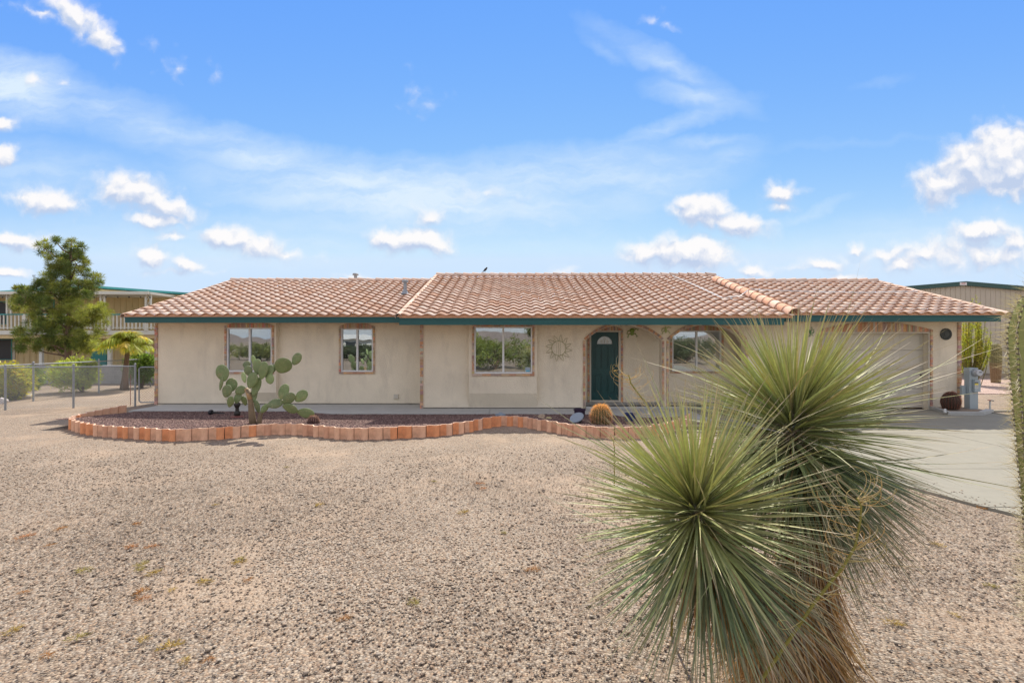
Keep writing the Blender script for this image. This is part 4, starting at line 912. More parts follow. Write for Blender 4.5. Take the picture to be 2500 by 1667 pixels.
for i, a in enumerate(PADS): pad(*a, i)

# ornament pedestal, fallen solar light, pots, disc, rocks
b = G(579, 1018, .08); t = thing('pedestal_ornament', 'black turned pedestal on a red base behind the prickly pear', 'garden ornament', b)
m = MB(); m.lathe([(.16,-.02),(.15,.02),(.09,.035),(.02,.04)], 10, b, (.20,.07,.06)); m.build('base', M['colr'], t)
m = MB(); m.lathe([(.055,.03),(.072,.06),(.075,.10),(.06,.14),(.035,.17),(.05,.19),(.035,.21),(.045,.24),(.07,.29),(.075,.33),(.05,.36),(.02,.39)], 18, b, (.03,.025,.022)); m.build('column', M['colr'], t, smooth=True)
b = G(515, 1011, .06); t = thing('solar_light', 'black solar garden light lying on its side in the bed', 'garden light', b)
m = MB(); m.lathe([(.065,-.03),(.07,0),(.06,.04),(.02,.07)], 16, b+Vector((0,0,.05)), (.02,.02,.025), ax=(Vector((0,0,1)), Vector((0,1,0)), Vector((-1,0,0)))); m.build('head', M['colr'], t)
m = MB(); m.tube([b+Vector((.03,0,.05)), b+Vector((.20,.02,.03)), b+Vector((.34,.03,.02))], [.022,.02,.012], 8, (.03,.03,.03)); m.build('stem', M['colr'], t)
def pot(px, py, r, h, c, label, nm='glazed_pot'):
    b = G(px, py, .04); t = thing(nm, label, 'plant pot', b); m = MB()
    m.lathe([(r*.72,0),(r*.95,h*.5),(r*.98,h*.86),(r*1.1,h*.88),(r*1.12,h),(r*.98,h),(r*.95,h*.8),(.01,h*.78)], 24, b, c); m.build('body', M['colr'], t, smooth=False)
pot(1415, 1024, .135, .26, (.035,.018,.045), 'dark purple glazed pot standing by the corner of the porch'); pot(1538, 1034, .125, .24, (.02,.04,.14), 'blue glazed pot in the bed behind the yucca leaves')
b = G(1411, 1034, .12); t = thing('tilted_disc', 'round grey disc tilted on a dark bracket inside the edging', 'garden ornament', b)
nz_ = Vector((-.40, -.42, .82)).normalized(); xz = Vector((1, 0, .62)); xz = (xz-nz_*xz.dot(nz_)).normalized(); yz = nz_.cross(xz); c = P(1408, 1019, b.y)
m = MB(); m.lathe([(.158,-.02),(.165,-.005),(.16,.01),(.13,.004),(.01,.004)], 28, c, (.24,.28,.33), ax=(xz, yz, nz_)); m.build('disc', M['colr'], t)
m = MB(); m.lathe([(.09,-.10),(.13,-.022)], 14, c, (.025,.022,.02), ax=(xz, yz, nz_)); m.tube([c-nz_*.06, b+Vector((.09,.05,-.03))], .03, 8, (.03,.025,.022)); m.build('bracket', M['colr'], t)
def boulder(px, py, sx, sy, sz, c, label, z=.08, seed=0, nm='rock'):
    b = G(px, py, z); rg = random.Random(seed); bm = bmesh.new(); bmesh.ops.create_icosphere(bm, subdivisions=3, radius=1)
    from mathutils import noise as mn
    for v in bm.verts:
        k = 1+.35*mn.noise(v.co*1.3+Vector((seed, 2, 3)))+.12*mn.noise(v.co*4+Vector((seed, 0, 0))); v.co = Vector((v.co.x*sx*k, v.co.y*sy*k, v.co.z*sz*k))
    me = bpy.data.meshes.new(nm); bm.to_mesh(me); bm.free(); setcol(me, np.tile(np.array(c, dtype=np.float32), (len(me.polygons), 1))); me.materials.append(M['stone_c'])
    o = bpy.data.objects.new(nm, me); col.objects.link(o); o.location = b+Vector((0, 0, sz*.4)); tag(o, label, 'rock')
boulder(1222, 1017, .13, .09, .07, (.22,.26,.30), 'bluish grey rock in the red rock bed', seed=1); boulder(1149, 1030, .19, .12, .035, (.20,.18,.17), 'flat dark stone lying in the shaded red rock', seed=2)
boulder(1322, 1022, .085, .08, .085, (.42,.31,.22), 'upright tan rock in the bed left of the tilted disc', seed=3); boulder(1340, 1024, .07, .07, .05, (.45,.38,.20), 'small pale yellow rock beside the upright tan one', seed=4)
boulder(52, 972, .34, .25, .13, (.62,.56,.50), 'white rock beyond the chain link fence under the shrubs', z=0, seed=5); boulder(6, 984, .16, .14, .12, (.60,.56,.54), 'white rock behind the fence at the left edge of the photo', z=0, seed=6)

# planter kerb
m = MB(); pl = [(11.93,13.38),(11.45,12.28),(12.3,12.2),(13.12,12.75),(13.12,13.38)]; inn = [(12.03,13.37),(11.60,12.40),(12.27,12.33),(13.0,12.85),(13.0,13.37)]
for i in range(3):
    a, b, c_, d = pl[i], pl[i+1], inn[i+1], inn[i]; m.prism([a, b, c_, d], -.02, .105)
t = thing('planter_kerb', 'low concrete kerb around the small planter by the garage corner', 'kerb', (12.3, 12.8, 0)); m.build('kerb', M['conc2'], t)
m = MB(); m.prism([(p_[0], p_[1]) for p_ in inn], -.01, .075); m.build('soil', M['dirt'], t)
# electric meter
mx0 = 12.97; Dm = 13.0; t = thing('electric_meter', 'grey electric meter pedestal with a round glass meter beside the house corner', 'electric meter', (13.1, Dm, 0)); z1 = Z(898, Dm)
xm0, xm1 = X(2367, Dm), X(2388, Dm)
m = MB(); m.box(xm0+.005, Dm+.01, 0, xm1-.005, Dm+.16, z1-.002); m.box(xm0, Dm, Z(926, Dm), xm1, Dm+.17, z1); m.box(xm0+.01, Dm+.0, 0, xm1-.0, Dm+.009, Z(957, Dm)); m.build('cabinet', M['greybox'], t)
m = MB(); m.box(X(2374, Dm), Dm-.07, Z(956, Dm), X(2392.5, Dm-.05), Dm-.001, Z(927, Dm)); m.box(X(2357, Dm), Dm+.10, Z(965, Dm), xm0-.001, Dm+.16, Z(942, Dm)); pn = m.build('panel', M['greybox'], t)
cxl, czl = X(2384, Dm-.07), Z(940, Dm-.07)
m = MB(); m.box(cxl-.05, Dm-.074, czl+.005, cxl+.05, Dm-.071, czl+.045, (.75,.62,.05)); m.box(cxl-.05, Dm-.074, czl-.09, cxl+.05, Dm-.071, czl+.003, (.6,.6,.55)); m.box(cxl-.045, Dm-.074, czl+.055, cxl+.045, Dm-.071, czl+.085, (.08,.05,.08))
for k in range(4): m.box(cxl-.035, Dm-.076, czl-.02-.018*k, cxl+.035, Dm-.0745, czl-.014-.018*k, (.3,.3,.3))
m.build('warning_label', M['colr'], pn)
cm = Vector((X(2380, Dm), Dm, Z(909.5, Dm))); m = MB(); m.lathe([(.11,0),(.11,.03),(.098,.035),(.095,.04)], 24, cm, (.28,.31,.33), ax=AX); m.build('meter_ring', M['colr'], t)
m = MB(); m.lathe([(.088,.03),(.088,.13),(.08,.145),(.01,.15)], 24, cm, (.5,.52,.54), ax=AX); m.box(cm.x-.03, cm.y-.153, cm.z+.01, cm.x+.045, cm.y-.149, cm.z+.03, (.05,.05,.06)); m.build('meter', M['colr'], t, smooth=False)
b = Vector((13.12, 12.85, 0)); t = thing('hose_tap', 'white standpipe tap with a red handle beside the driveway', 'tap', b); m = MB(); m.tube([b, b+Vector((0,0,.30))], .022, 10, (.6,.58,.52)); m.tube([b+Vector((0,0,.30)), b+Vector((.0,-.02,.34)), b+Vector((.05,-.06,.33))], .02, 8, (.45,.42,.36)); m.build('pipe', M['colr'], t)
m = MB(); m.lathe([(.035,0),(.035,.012)], 10, b+Vector((-.05,-.02,.34)), (.4,.04,.03)); m.tube([b+Vector((-.05,-.02,.34)), b+Vector((0,0,.32))], .008, 6, (.3,.3,.3)); m.build('handle', M['colr'], t)
b = G(2307, 1007, .08); m = MB(); m.lathe([(.03,0),(.03,.09),(.02,.1)], 10, b, (.7,.7,.68)); o = m.build('white_pipe_stub', M['colr'], org=b); tag(o, 'short white pipe stub beside the barrel cactus in the planter', 'pipe')
# bird on the ridge
b = Vector((X(1184.5, 18.6), 18.6, 4.72)); t = thing('bird', 'small dark bird perched on the roof ridge', 'bird', b)
m = MB(); prof = [(-.10,.012,.004),(-.06,.03,.02),(-.01,.045,.038),(.04,.045,.04),(.07,.035,.03),(.085,.03,.026)]
rings = []; n = 10
for (s_, r1, r2) in prof:
    cx_ = b.x+s_*.75; cz_ = b.z+.075+s_*.75
    for k in range(n):
        a = 2*math.pi*k/n; rings.append((cx_-r1*math.sin(a)*.7, b.y+r2*math.cos(a), cz_+r1*math.sin(a)*.7))
m.add(rings, [(i*n+k, i*n+(k+1) % n, (i+1)*n+(k+1) % n, (i+1)*n+k) for i in range(len(prof)-1) for k in range(n)], (.03,.028,.03)); m.lathe([(.0,-.03),(.022,-.02),(.03,0),(.022,.02),(.0,.03)], 10, (b.x+.06, b.y, b.z+.155), (.03,.028,.03)); m.tube([(b.x+.085, b.y, b.z+.155), (b.x+.12, b.y, b.z+.15)], [.008,.001], 5, (.05,.04,.03)); m.tube([(b.x-.07, b.y, b.z+.02), (b.x-.12, b.y, b.z-.02)], [.014,.006], 5, (.03,.03,.03)); 
for q in (-.012, .012): m.tube([(b.x+.0, b.y+q, b.z+.05), (b.x+.01, b.y+q, b.z-.03)], .003, 4, (.05,.04,.03))
m.build('body', M['colr'], t, smooth=True)

# ================================================================ FENCE
def chainlink(name, label, A, B, posts, h=1.2, gate=False, swing=False):
    A = Vector(A); B = Vector(B); d = (B-A); Ln = d.length; u = d.normalized(); t = thing(name, label, 'gate' if gate else 'fence', A)
    rx, ry = u.x, u.y
    for s_ in posts:
        m = MB(); p_ = A+u*s_; hh = h+(.05 if not gate else 0); m.tube([p_-Vector((0,0,.02)), p_+Vector((0,0,hh))], .026, 10); m.lathe([(.03,0),(.03,.02),(.012,.045),(.001,.05)], 10, p_+Vector((0,0,hh))); m.build('post', M['steel'], t)
    m = MB()
    if gate:
        a, b = A+u*.06, B-u*.05; zb = .10; m.tube([a+Vector((0,0,zb+.05)), a+u*.05+Vector((0,0,zb)), b-u*.05+Vector((0,0,zb)), b+Vector((0,0,zb+.05)), b+Vector((0,0,h-.08)), b-u*.05+Vector((0,0,h-.03)), a+u*.05+Vector((0,0,h-.03)), a+Vector((0,0,h-.08)), a+Vector((0,0,zb+.05))], .019, 8)
        m.build('gate_frame', M['steel'], t)
    else: m.tube([A+Vector((0,0,h)), B+Vector((0,0,h))], .019, 8); m.build('rail', M['steel'], t)
    # woven wires
    s0, s1, zb, zt = (.08, Ln-.07, .12, h-.05) if gate else (0, Ln, .02, h-.01); pitch = .075; m = MB(); H_ = zt-zb; k = s0-H_
    def clip(sa, za, sb, zb_):
        ta, tb_ = 0, 1
        for lo, hi in ((s0, s1),):
            if sb != sa:
                t0, t1 = (lo-sa)/(sb-sa), (hi-sa)/(sb-sa)
                if t0 > t1: t0, t1 = t1, t0
                ta, tb_ = max(ta, t0), min(tb_, t1)
        return None if ta >= tb_ else ((sa+(sb-sa)*ta, za+(zb_-za)*ta), (sa+(sb-sa)*tb_, za+(zb_-za)*tb_))
    nrm = Vector((-u.y, u.x, 0))
    while k < s1:
        for (sa, sb, o) in ((k, k+H_, .0035), (k+H_, k, -.0035)):
            c_ = clip(sa, zb, sb, zt)
            if c_:
                (qa, za), (qb, zb2) = c_; a = A+u*qa+nrm*o+Vector((0,0,za)); b = A+u*qb+nrm*o+Vector((0,0,zb2)); m.tube([a, b], .0018, 4, cap=False)
        k += pitch
    m.build('wire_mesh', M['steel'], t)
    return t
FA = G(330, 990.5); FB = G(13, 1000); dv = (FB-FA); FE = FA+dv*(4.45/dv.length)
chainlink('chain_link_fence', 'chain link fence running left from the gate at the house corner', FA, FE, [.0, (G(179.5, 995)-FA).length, (FB-FA).length, 4.45])
chainlink('chain_link_gate', 'narrow chain link gate between the fence post and the house corner', FA+Vector((.05, .0, 0)), (XL+.05, FA.y+.11, 0), [], gate=True)
chainlink('chain_link_fence', 'second chain link fence running away towards the two storey building', FE, (FE.x+.15, 25.5, 0), [2.3, 4.7, 7.2, 9.7, 11.9])
m = MB(); p_ = FA+Vector((-.16, .02, 0)); m.tube([p_, p_+Vector((0,0,.95))], .009, 6); o = m.build('rusty_stake', M['rust'], org=p_); tag(o, 'thin rusty stake beside the gate post', 'stake')

# ================================================================ LEFT TWO STOREY BUILDING
def bx(m, px0, px1, y0, y1, D, dep, c=None): m.box(X(px0, D), D, Z(y1, D), X(px1, D), D+dep, Z(y0, D), c)
bl = thing('two_storey_building', 'tan two storey building with a white balcony and teal trim beyond the left fence', 'building', (-30, 31, 0))
DW = 31.9; XA, XB = -46, -21.4
m = MB()
m.prismY([(XA, 0), (XB, 0), (XB, 5.02), (-28.6, 5.55), (XA, 4.5)], DW, 42)
x = XA
while x < XB: m.box(x, DW-.03, 0, x+.045, DW-.001, 2.4); m.box(x, DW-.03, 2.75, x+.045, DW-.001, 4.95); x += .41
m.build('wall', M['siding'], bl)
m = MB(); m.prismY([(XA, 4.5), (-28.6, 5.60), (XB+.5, 5.03), (XB+.5, 5.17), (-28.6, 5.75), (XA, 4.66)], DW-.25, 42.2); rf = m.build('roof', M['tealr'], bl)
c = P(75, 700, 34); m = MB(); m.box(c.x-.5, 34, 5.3, c.x+.5, 35, c.z+.12); m.build('roof_unit', M['wpaint'], rf)
c = P(83, 706, 33); m = MB(); m.tube([(c.x, 33, 5.2), (c.x, 33, Z(672, 33))], .02, 6)
for a in range(3): zz_ = Z(672+3*a, 33); m.tube([(c.x-.12, 33, zz_+.05*a), (c.x+.14, 33, zz_)], .015, 5)
m.build('antenna', M['steel'], rf)
# balcony
m = MB(); m.box(XA, 29.95, Z(817, 30), -22.6, 31.88, Z(807, 30)); bal = m.build('balcony', M['wpaint'], bl); m = MB(); m.box(XA, 30.05, Z(826, 30), -22.6, 30.25, Z(817.3, 30)); m.build('beam', M['siding'], bal)
m = MB(); m.box(XA, 29.96, Z(769, 30), -22.6, 30.06, Z(766, 30)); m.build('handrail', M['tealr'], bal)
m = MB(); zr0, zr1 = Z(803.5, 30), Z(769, 30); m.box(XA, 29.98, Z(801, 30), -22.6, 30.04, Z(799, 30)); x = -36.0
while x < -22.6: m.box(x, 29.985, Z(807, 30) if False else zr0, x+.085, 30.035, zr1); x += .242
m.build('balusters', M['wpaint'], bal)
for (pa, pb) in ((56,62),(160,166),(262,268),(352,358)): m = MB(); bx(m, pa, pb, 767, 807, 29.9, .14); m.build('post', M['wpaint'], bal)
# patio cover
m = MB(); m.box(XA, 29.6, 4.93, -22.95, 31.85, 5.02); m.box(XA, 29.5, 4.92, -22.93, 29.6, 5.11); m.box(-22.95, 29.6, 4.93, -22.85, 31.8, 5.08); cov = m.build('balcony_roof', M['wpaint'], bl)
for (pa, pb) in ((14,17),(23.5,26.5),(243,246.5),(252.5,256),(353,356),(365,368.5)): m = MB(); bx(m, pa, pb, 719, 766, 29.75, .09); m.build('post', M['wpaint'], cov)
for (pa, pb) in ((17,23.5),(246,252.5),(356,365)):
    m = MB()
    for k in range(3): y0 = 724+k*14; m.tube([P(pa, y0+12, 29.8), P(pb, y0, 29.8)], .02, 4); m.tube([P(pa, y0, 29.8), P(pb, y0, 29.8)], .015, 4)
    m.build('lattice', M['wpaint'], cov)
# lower posts, openings
for (pa, pb, y0, y1) in ((95,102,862,912),(262,270,845,912),(355,361,826,905)): m = MB(); bx(m, pa, pb, y0 if y0 < 840 else 826, y1, 30.1, .15); m.build('column', M['wpaint'], bl)
def tw(pa, pb, y0, y1, nm='window'):
    m = MB(); e = 1.6; D = DW-.08; bx(m, pa-e, pb+e, y0-e, y0, D, .07); bx(m, pa-e, pb+e, y1, y1+e, D, .07); bx(m, pa-e, pa, y0, y1, D, .07); bx(m, pb, pb+e, y0, y1, D, .07); f = m.build(nm, M['tealr'], bl)
    m = MB(); bx(m, pa, pb, y0, y1, D+.03, .04); m.build('pane', M['dark'], f)
tw(-30, 14, 737, 790); tw(-40, 27, 829, 877); tw(95, 130, 732, 760)
m = MB(); bx(m, 222, 260, 845, 912, DW-.06, .055); m.build('door', M['tealr'], bl)
m = MB(); bx(m, 30, 36, 832, 912, DW-.05, .04); bx(m, 262, 268, 832, 912, DW-.05, .04); m.build('corner_board', M['cream'], bl)
# string lights
t = thing('string_lights', 'string of small bulbs hanging under the white balcony roof', 'string lights', P(230, 724, 29.7)); m = MB(); m.tube([P(q, 722+1.2*abs(math.sin(q*.055)), 29.65) for q in range(-10, 372, 7)], .008, 4); m.build('cable', M['black'], t)
for q in (6, 34, 62, 90, 230, 259, 287, 315, 343, 366): m = MB(); c = P(q, 725.5, 29.65); m.lathe([(.02,.05),(.045,.0),(.04,-.04),(.005,-.06)], 8, c, (.10,.09,.08)); m.build('bulb', M['colr'], t)
# low block wall
m = MB(); y = 0
for r_ in range(4):
    x = -24.5-(.2 if r_ % 2 else 0)
    while x < -15.75: m.box(x+.005, 21.5, r_*.2+.003, min(x+.395, -15.75), 21.7, r_*.2+.197); x += .4
m.box(-24.6, 21.48, .80, -15.72, 21.72, .85); t = m.build('block_wall', M['block'], org=(-20, 21.6, 0)); tag(t, 'low grey block wall behind the fence and shrubs', 'wall')

# ================================================================ RIGHT METAL BUILDING
mtb = thing('metal_building', 'large tan ribbed metal building with dark green roof trim behind the house on the right', 'building', (27, 28.5, 0))
DM = 28.5; xr, zr = X(2352, DM), Z(697, DM); sl = .082
def zt_(x): return zr-abs(x-xr)*sl
m = MB(); m.prismY([(19.0, 0), (37, 0), (37, zt_(37)), (xr, zr), (19.0, zt_(19.0))], DM, 45)
x = 19.05
while x < 36.9:
    zz_ = zt_(x)-.005; m.prism([(x, DM-.001), (x+.02, DM-.035), (x+.055, DM-.035), (x+.075, DM-.001)], .05, zz_); x += .305
m.build('wall', M['metalw'], mtb)
m = MB(); hh = .24
m.prismY([(18.8, zt_(18.8)-.02), (xr, zr-.02), (37.2, zt_(37.2)-.02), (37.2, zt_(37.2)+hh), (xr, zr+hh), (18.8, zt_(18.8)+hh)], DM-.18, 45.2); m.build('roof', M['dgreen'], mtb)
m = MB(); sx0, sx1 = X(2343.5, DM-.2), X(2360, DM-.2); sz0, sz1 = Z(696.5, DM-.2), Z(689.5, DM-.2); m.box(sx0, DM-.21, sz0, sx1, DM-.185, sz1, (.72,.70,.68))
for k in range(7): a = sx0+.09+k*.036; m.box(a, DM-.215, sz0+.09+(k % 2)*.01, a+.024, DM-.2105, sz0+.135+.012*((k*3) % 2), (.5,.05,.05))
m.box(sx0+.06, DM-.215, sz0+.035, sx1-.06, DM-.2105, sz0+.05, (.55,.45,.45)); m.build('name_sign', M['colr'], mtb)
# ================================================================ VEGETATION
def leaf_cloud(cen, rad, n, lsize, base, seed, shell=.55, amt=.22, droop=0, narrow=.45, hue=.06):
    """small leaf faces spread through an ellipsoid (clumped)"""
    rg = np.random.default_rng(seed); cen = np.array(cen, float); rad = np.array(rad, float)
    nc = max(4, n//28); d = rg.normal(size=(nc, 3)); d /= np.linalg.norm(d, axis=1, keepdims=True); rr2 = rg.uniform(shell, 1.0, (nc, 1))**.6
    cc = cen+d*rr2*rad; ids = rg.integers(0, nc, n); pos = cc[ids]+rg.normal(0, 1, (n, 3))*rad.min()*.16
    dirs = (pos-cen)/rad+rg.normal(0, .9, (n, 3)); dirs[:, 2] += .25-droop; dirs /= np.linalg.norm(dirs, axis=1, keepdims=True)
    cb = 1+rg.normal(0, amt, (nc, 1)); cols_ = np.clip(np.array(base)[None]*cb[ids]*(1+rg.normal(0, hue, (n, 3)))*(1+rg.normal(0, .12, (n, 1))), .004, .9)
    ups = rg.normal(size=(n, 3)); ln = lsize*rg.uniform(.6, 1.3, n)
    return blades(pos, dirs, ln, ln*narrow*.5, rg.normal(0, .1, (n, 3)), cols_, nseg=2, ups=ups, fold=.2, taper=.6)
def cat_(parts):
    Vs, Fs, Cs = [], [], []; b = 0
    for V, Fc, C in parts: Vs.append(V); Fs.append(Fc+b); Cs.append(C); b += len(V)
    return np.concatenate(Vs), np.concatenate(Fs), np.concatenate(Cs)

# ---- pine
DPI = 24.0; pb = G(167, 926.5); pb = Vector((X(168, DPI), DPI, 0)); pine = thing('pine_tree', 'tall dense pine tree behind the chain link fence', 'tree', pb)
blobs = [(174,598,15,22),(108,607,22,18),(138,592,9,13),(203,612,16,17),(150,640,42,30),(186,645,40,32),(150,690,58,34),(226,684,26,20),(44,699,19,9),(64,735,42,32),(120,755,52,42),(196,762,60,40),(236,770,36,36),(88,815,56,32),(160,818,62,40),(216,832,50,34),(58,842,30,15),(110,700,32,32),(195,715,50,30),(130,845,60,20)]
m = MB(); s = DPI/F
tr = [P(168, 912, DPI), P(167, 880, DPI), P(166, 830, DPI), P(170, 760, DPI), P(168, 690, DPI), P(172, 630, DPI), P(174, 590, DPI)]; tr.insert(0, pb.copy())
m.tube(tr, [.19,.17,.15,.13,.11,.08,.05,.02], 10); rg = random.Random(3)
parts = []
for i, (bx_, by_, rx_, ry_) in enumerate(blobs):
    c0 = P(bx_, by_, DPI); st = P(169, min(by_+ry_*.9+14, 900), DPI); mid = (st+c0)/2+Vector((0, 0, -.12)); m.tube([st, mid, c0], [.05,.035,.012], 6)
    ncl = max(3, int(rx_*ry_/52))
    for k in range(ncl):
        a = rg.uniform(0, 6.283); q = rg.uniform(.0, 1)**.5; c = P(bx_+rx_*.92*q*math.cos(a), by_+ry_*.9*q*math.sin(a), DPI+rg.uniform(-1, 1)*max(.3, 1.5*rx_/60)*math.sqrt(max(.05, 1-q*q)))
        if k % 3 == 0: m.tube([c0, (c0+c)/2+Vector((0, 0, -.05)), c], [.018,.012,.006], 4)
        r_ = rg.uniform(.17, .34)*(.75 if rx_ < 20 else 1); nd_ = 210; g2 = np.random.default_rng(1000+i*50+k); d = g2.normal(size=(nd_, 3)); d[:, 2] += .45; d /= np.linalg.norm(d, axis=1, keepdims=True)
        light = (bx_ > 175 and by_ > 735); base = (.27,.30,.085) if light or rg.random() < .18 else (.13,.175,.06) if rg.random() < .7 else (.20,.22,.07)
        p0_ = np.array(c)+d*(g2.uniform(.1, 1, (nd_, 1))*r_*.75); cb = rg.uniform(.7, 1.25)
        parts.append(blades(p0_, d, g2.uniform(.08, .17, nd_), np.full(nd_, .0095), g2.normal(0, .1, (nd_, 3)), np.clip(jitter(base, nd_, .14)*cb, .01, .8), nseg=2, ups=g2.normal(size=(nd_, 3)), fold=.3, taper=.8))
m.build('trunk', M['bark'], pine, smooth=True)
V, Fc, C = cat_(parts); np_mesh('crown', V, Fc, C, M['leaf'], pine)

# ---- yellow-green palm
b = G(303, 951); palm = thing('palm_tree', 'short palm with arching yellow green fronds behind the gate', 'tree', b); Dq = b.y
m = MB(); m.tube([b, P(305, 925, Dq), P(308, 890, Dq), P(311, 862, Dq), P(312, 835, Dq)], [.15,.11,.085,.075,.06], 10); m.build('trunk', M['bark'], palm, smooth=True)
top = P(312, 838, Dq); rg = np.random.default_rng(11); parts = []; m = MB()
for k in range(40):
    az = 2*math.pi*k/40+rg.uniform(-.2, .2); el = rg.uniform(.15, 1.5); Lf = rg.uniform(.8, 1.2); dd_ = np.array([math.cos(az)*math.cos(el), math.sin(az)*math.cos(el), math.sin(el)])
    ts = np.linspace(0, 1, 9); pts = [np.array(top)+dd_*Lf*t_+np.array([dd_[0]*.15, dd_[1]*.15, -1.0])*Lf*.62*t_**2.2 for t_ in ts]; m.tube([Vector(q) for q in pts], [.012*(1-.8*t_) for t_ in ts], 4, (.30,.30,.07))
    nl = 34; st, dr_, ln = [], [], []
    for q in np.linspace(.15, 1, nl):
        f = q*8; i0 = min(int(f), 7); p_ = pts[i0]+(pts[i0+1]-pts[i0])*(f-i0); tg = pts[i0+1]-pts[i0]; tg /= np.linalg.norm(tg); sd = np.cross(tg, [0, 0, 1.]); sd /= max(np.linalg.norm(sd), 1e-3)
        for sg in (-1, 1): st.append(p_); v_ = sd*sg*.8+tg*.8+np.array([0, 0, -.35])+rg.normal(0, .12, 3); dr_.append(v_/np.linalg.norm(v_)); ln.append(.42*math.sin(math.pi*min(1, q*.85+.1))+.05)
    st, dr_, ln = map(np.array, (st, dr_, ln)); base = (.38,.42,.06) if rg.random() < .6 else (.60,.48,.08)
    parts.append(blades(st, dr_, ln, np.full(len(st), .017), np.tile([0, 0, -.35], (len(st), 1)), jitter(base, len(st), .15), nseg=3))
m.build('frond_ribs', M['leaf'], palm); V, Fc, C = cat_(parts); np_mesh('fronds', V, Fc, C, M['leaf'], palm)

# ---- shrubs behind the fence
def shrub(name, label, px, yb, cx, cy, rx, ry, base, seed, n=3800, ls=.10, stems=5, cat='shrub', narrow=.45):
    b = G(px, yb); D = b.y; s = D/F; t = thing(name, label, cat, b); c = P(cx, cy, D); m = MB(); rg = random.Random(seed)
    for k in range(stems): e = Vector((c.x+rg.uniform(-.6, .6)*rx*s, c.y+rg.uniform(-.5, .5)*rx*s, c.z+rg.uniform(-.3, .5)*ry*s)); m.tube([b+Vector((rg.uniform(-.05, .05), 0, 0)), (b+e)/2+Vector((rg.uniform(-.1, .1), 0, 0)), e], [.035,.022,.008], 6)
    m.build('stems', M['bark'], t)
    parts = [leaf_cloud(c, (rx*s, rx*s*.85, ry*s), n, ls, base, seed, shell=.4, narrow=narrow)]
    for k in range(5): q = rg.uniform(0, 6.28); parts.append(leaf_cloud(c+Vector((math.cos(q)*rx*s*.65, 0, math.sin(q)*ry*s*.65)), (rx*s*.4, rx*s*.4, ry*s*.45), n//8, ls, base, seed+k+1, shell=.3, narrow=narrow))
    V, Fc, C = cat_(parts); np_mesh('foliage', V, Fc, C, M['leaf'], t)
    return t
shrub('shrub', 'round green shrub in front of the low block wall, left of the palm', 202, 956, 183, 913, 48, 36, (.36,.42,.10), 21, n=5200)
shrub('shrub', 'dark green shrub beside the palm at the house corner', 346, 945, 345, 896, 34, 36, (.17,.26,.07), 31, n=4200)
ys = shrub('flowering_shrub', 'shrub with yellow flowers at the left edge behind the fence', 20, 975, 18, 932, 46, 40, (.40,.40,.08), 41, n=5200)
bb = G(20, 975); V, Fc, C = leaf_cloud(P(14, 918, bb.y), (.62, .5, .36), 380, .07, (.75,.52,.04), 45, shell=.7, narrow=.9); np_mesh('flowers', V, Fc, C, M['leaf'], ys)
shrub('shrub', 'small green shrub between the yellow flowering shrub and the pine', 74, 952, 74, 922, 26, 24, (.22,.30,.08), 51, n=2600)
shrub('shrub', 'thin grey green weeds under the flowering shrub beside the white rocks', 35, 975, 35, 965, 18, 10, (.15,.17,.08), 61, n=700, narrow=.2)

# ---- upright green stemmed bush right of the house
b = G(2374, 941); t = thing('ocotillo', 'tall bush of upright yellow green stems at the right corner of the house', 'bush', b); rg = np.random.default_rng(71); m = MB(); parts = []; Dq = b.y; s = Dq/F
for k in range(100):
    tx = rg.normal(0, 1)*24; tx = max(-38, min(42, tx)); hgt = rg.uniform(95, 232)*(1-abs(tx)/110); top = P(2378+tx, 941-hgt, Dq+rg.uniform(-.45, .45)); b0 = b+Vector((rg.normal(0, .10), rg.normal(0, .08), 0))
    bow = Vector((np.sign(tx)*.14, 0, 0)); pts = [b0, b0+(top-b0)*.35+bow, b0+(top-b0)*.7+bow*.9, top]; m.tube(pts, [.015,.012,.009,.005], 5, tuple(jitter((.19,.17,.06), 1, .15)[0]))
    n = 62; q = rg.uniform(.3, 1, n)**.8*3; i0 = np.minimum(q.astype(int), 2); pa = np.array([tuple(v) for v in pts]); st = pa[i0]+(pa[i0+1]-pa[i0])*(q-i0)[:, None]; d = rg.normal(0, .8, (n, 3)); d[:, 2] += .9; d /= np.linalg.norm(d, axis=1, keepdims=True)
    parts.append(blades(st, d, rg.uniform(.07, .15, n), np.full(n, .014), np.zeros((n, 3)), jitter((.36,.41,.06) if rg.random() < .75 else (.46,.42,.08), n, .2), nseg=2, ups=rg.normal(size=(n, 3))))
m.build('stems', M['leaf'], t); V, Fc, C = cat_(parts); np_mesh('leaves', V, Fc, C, M['leaf'], t)

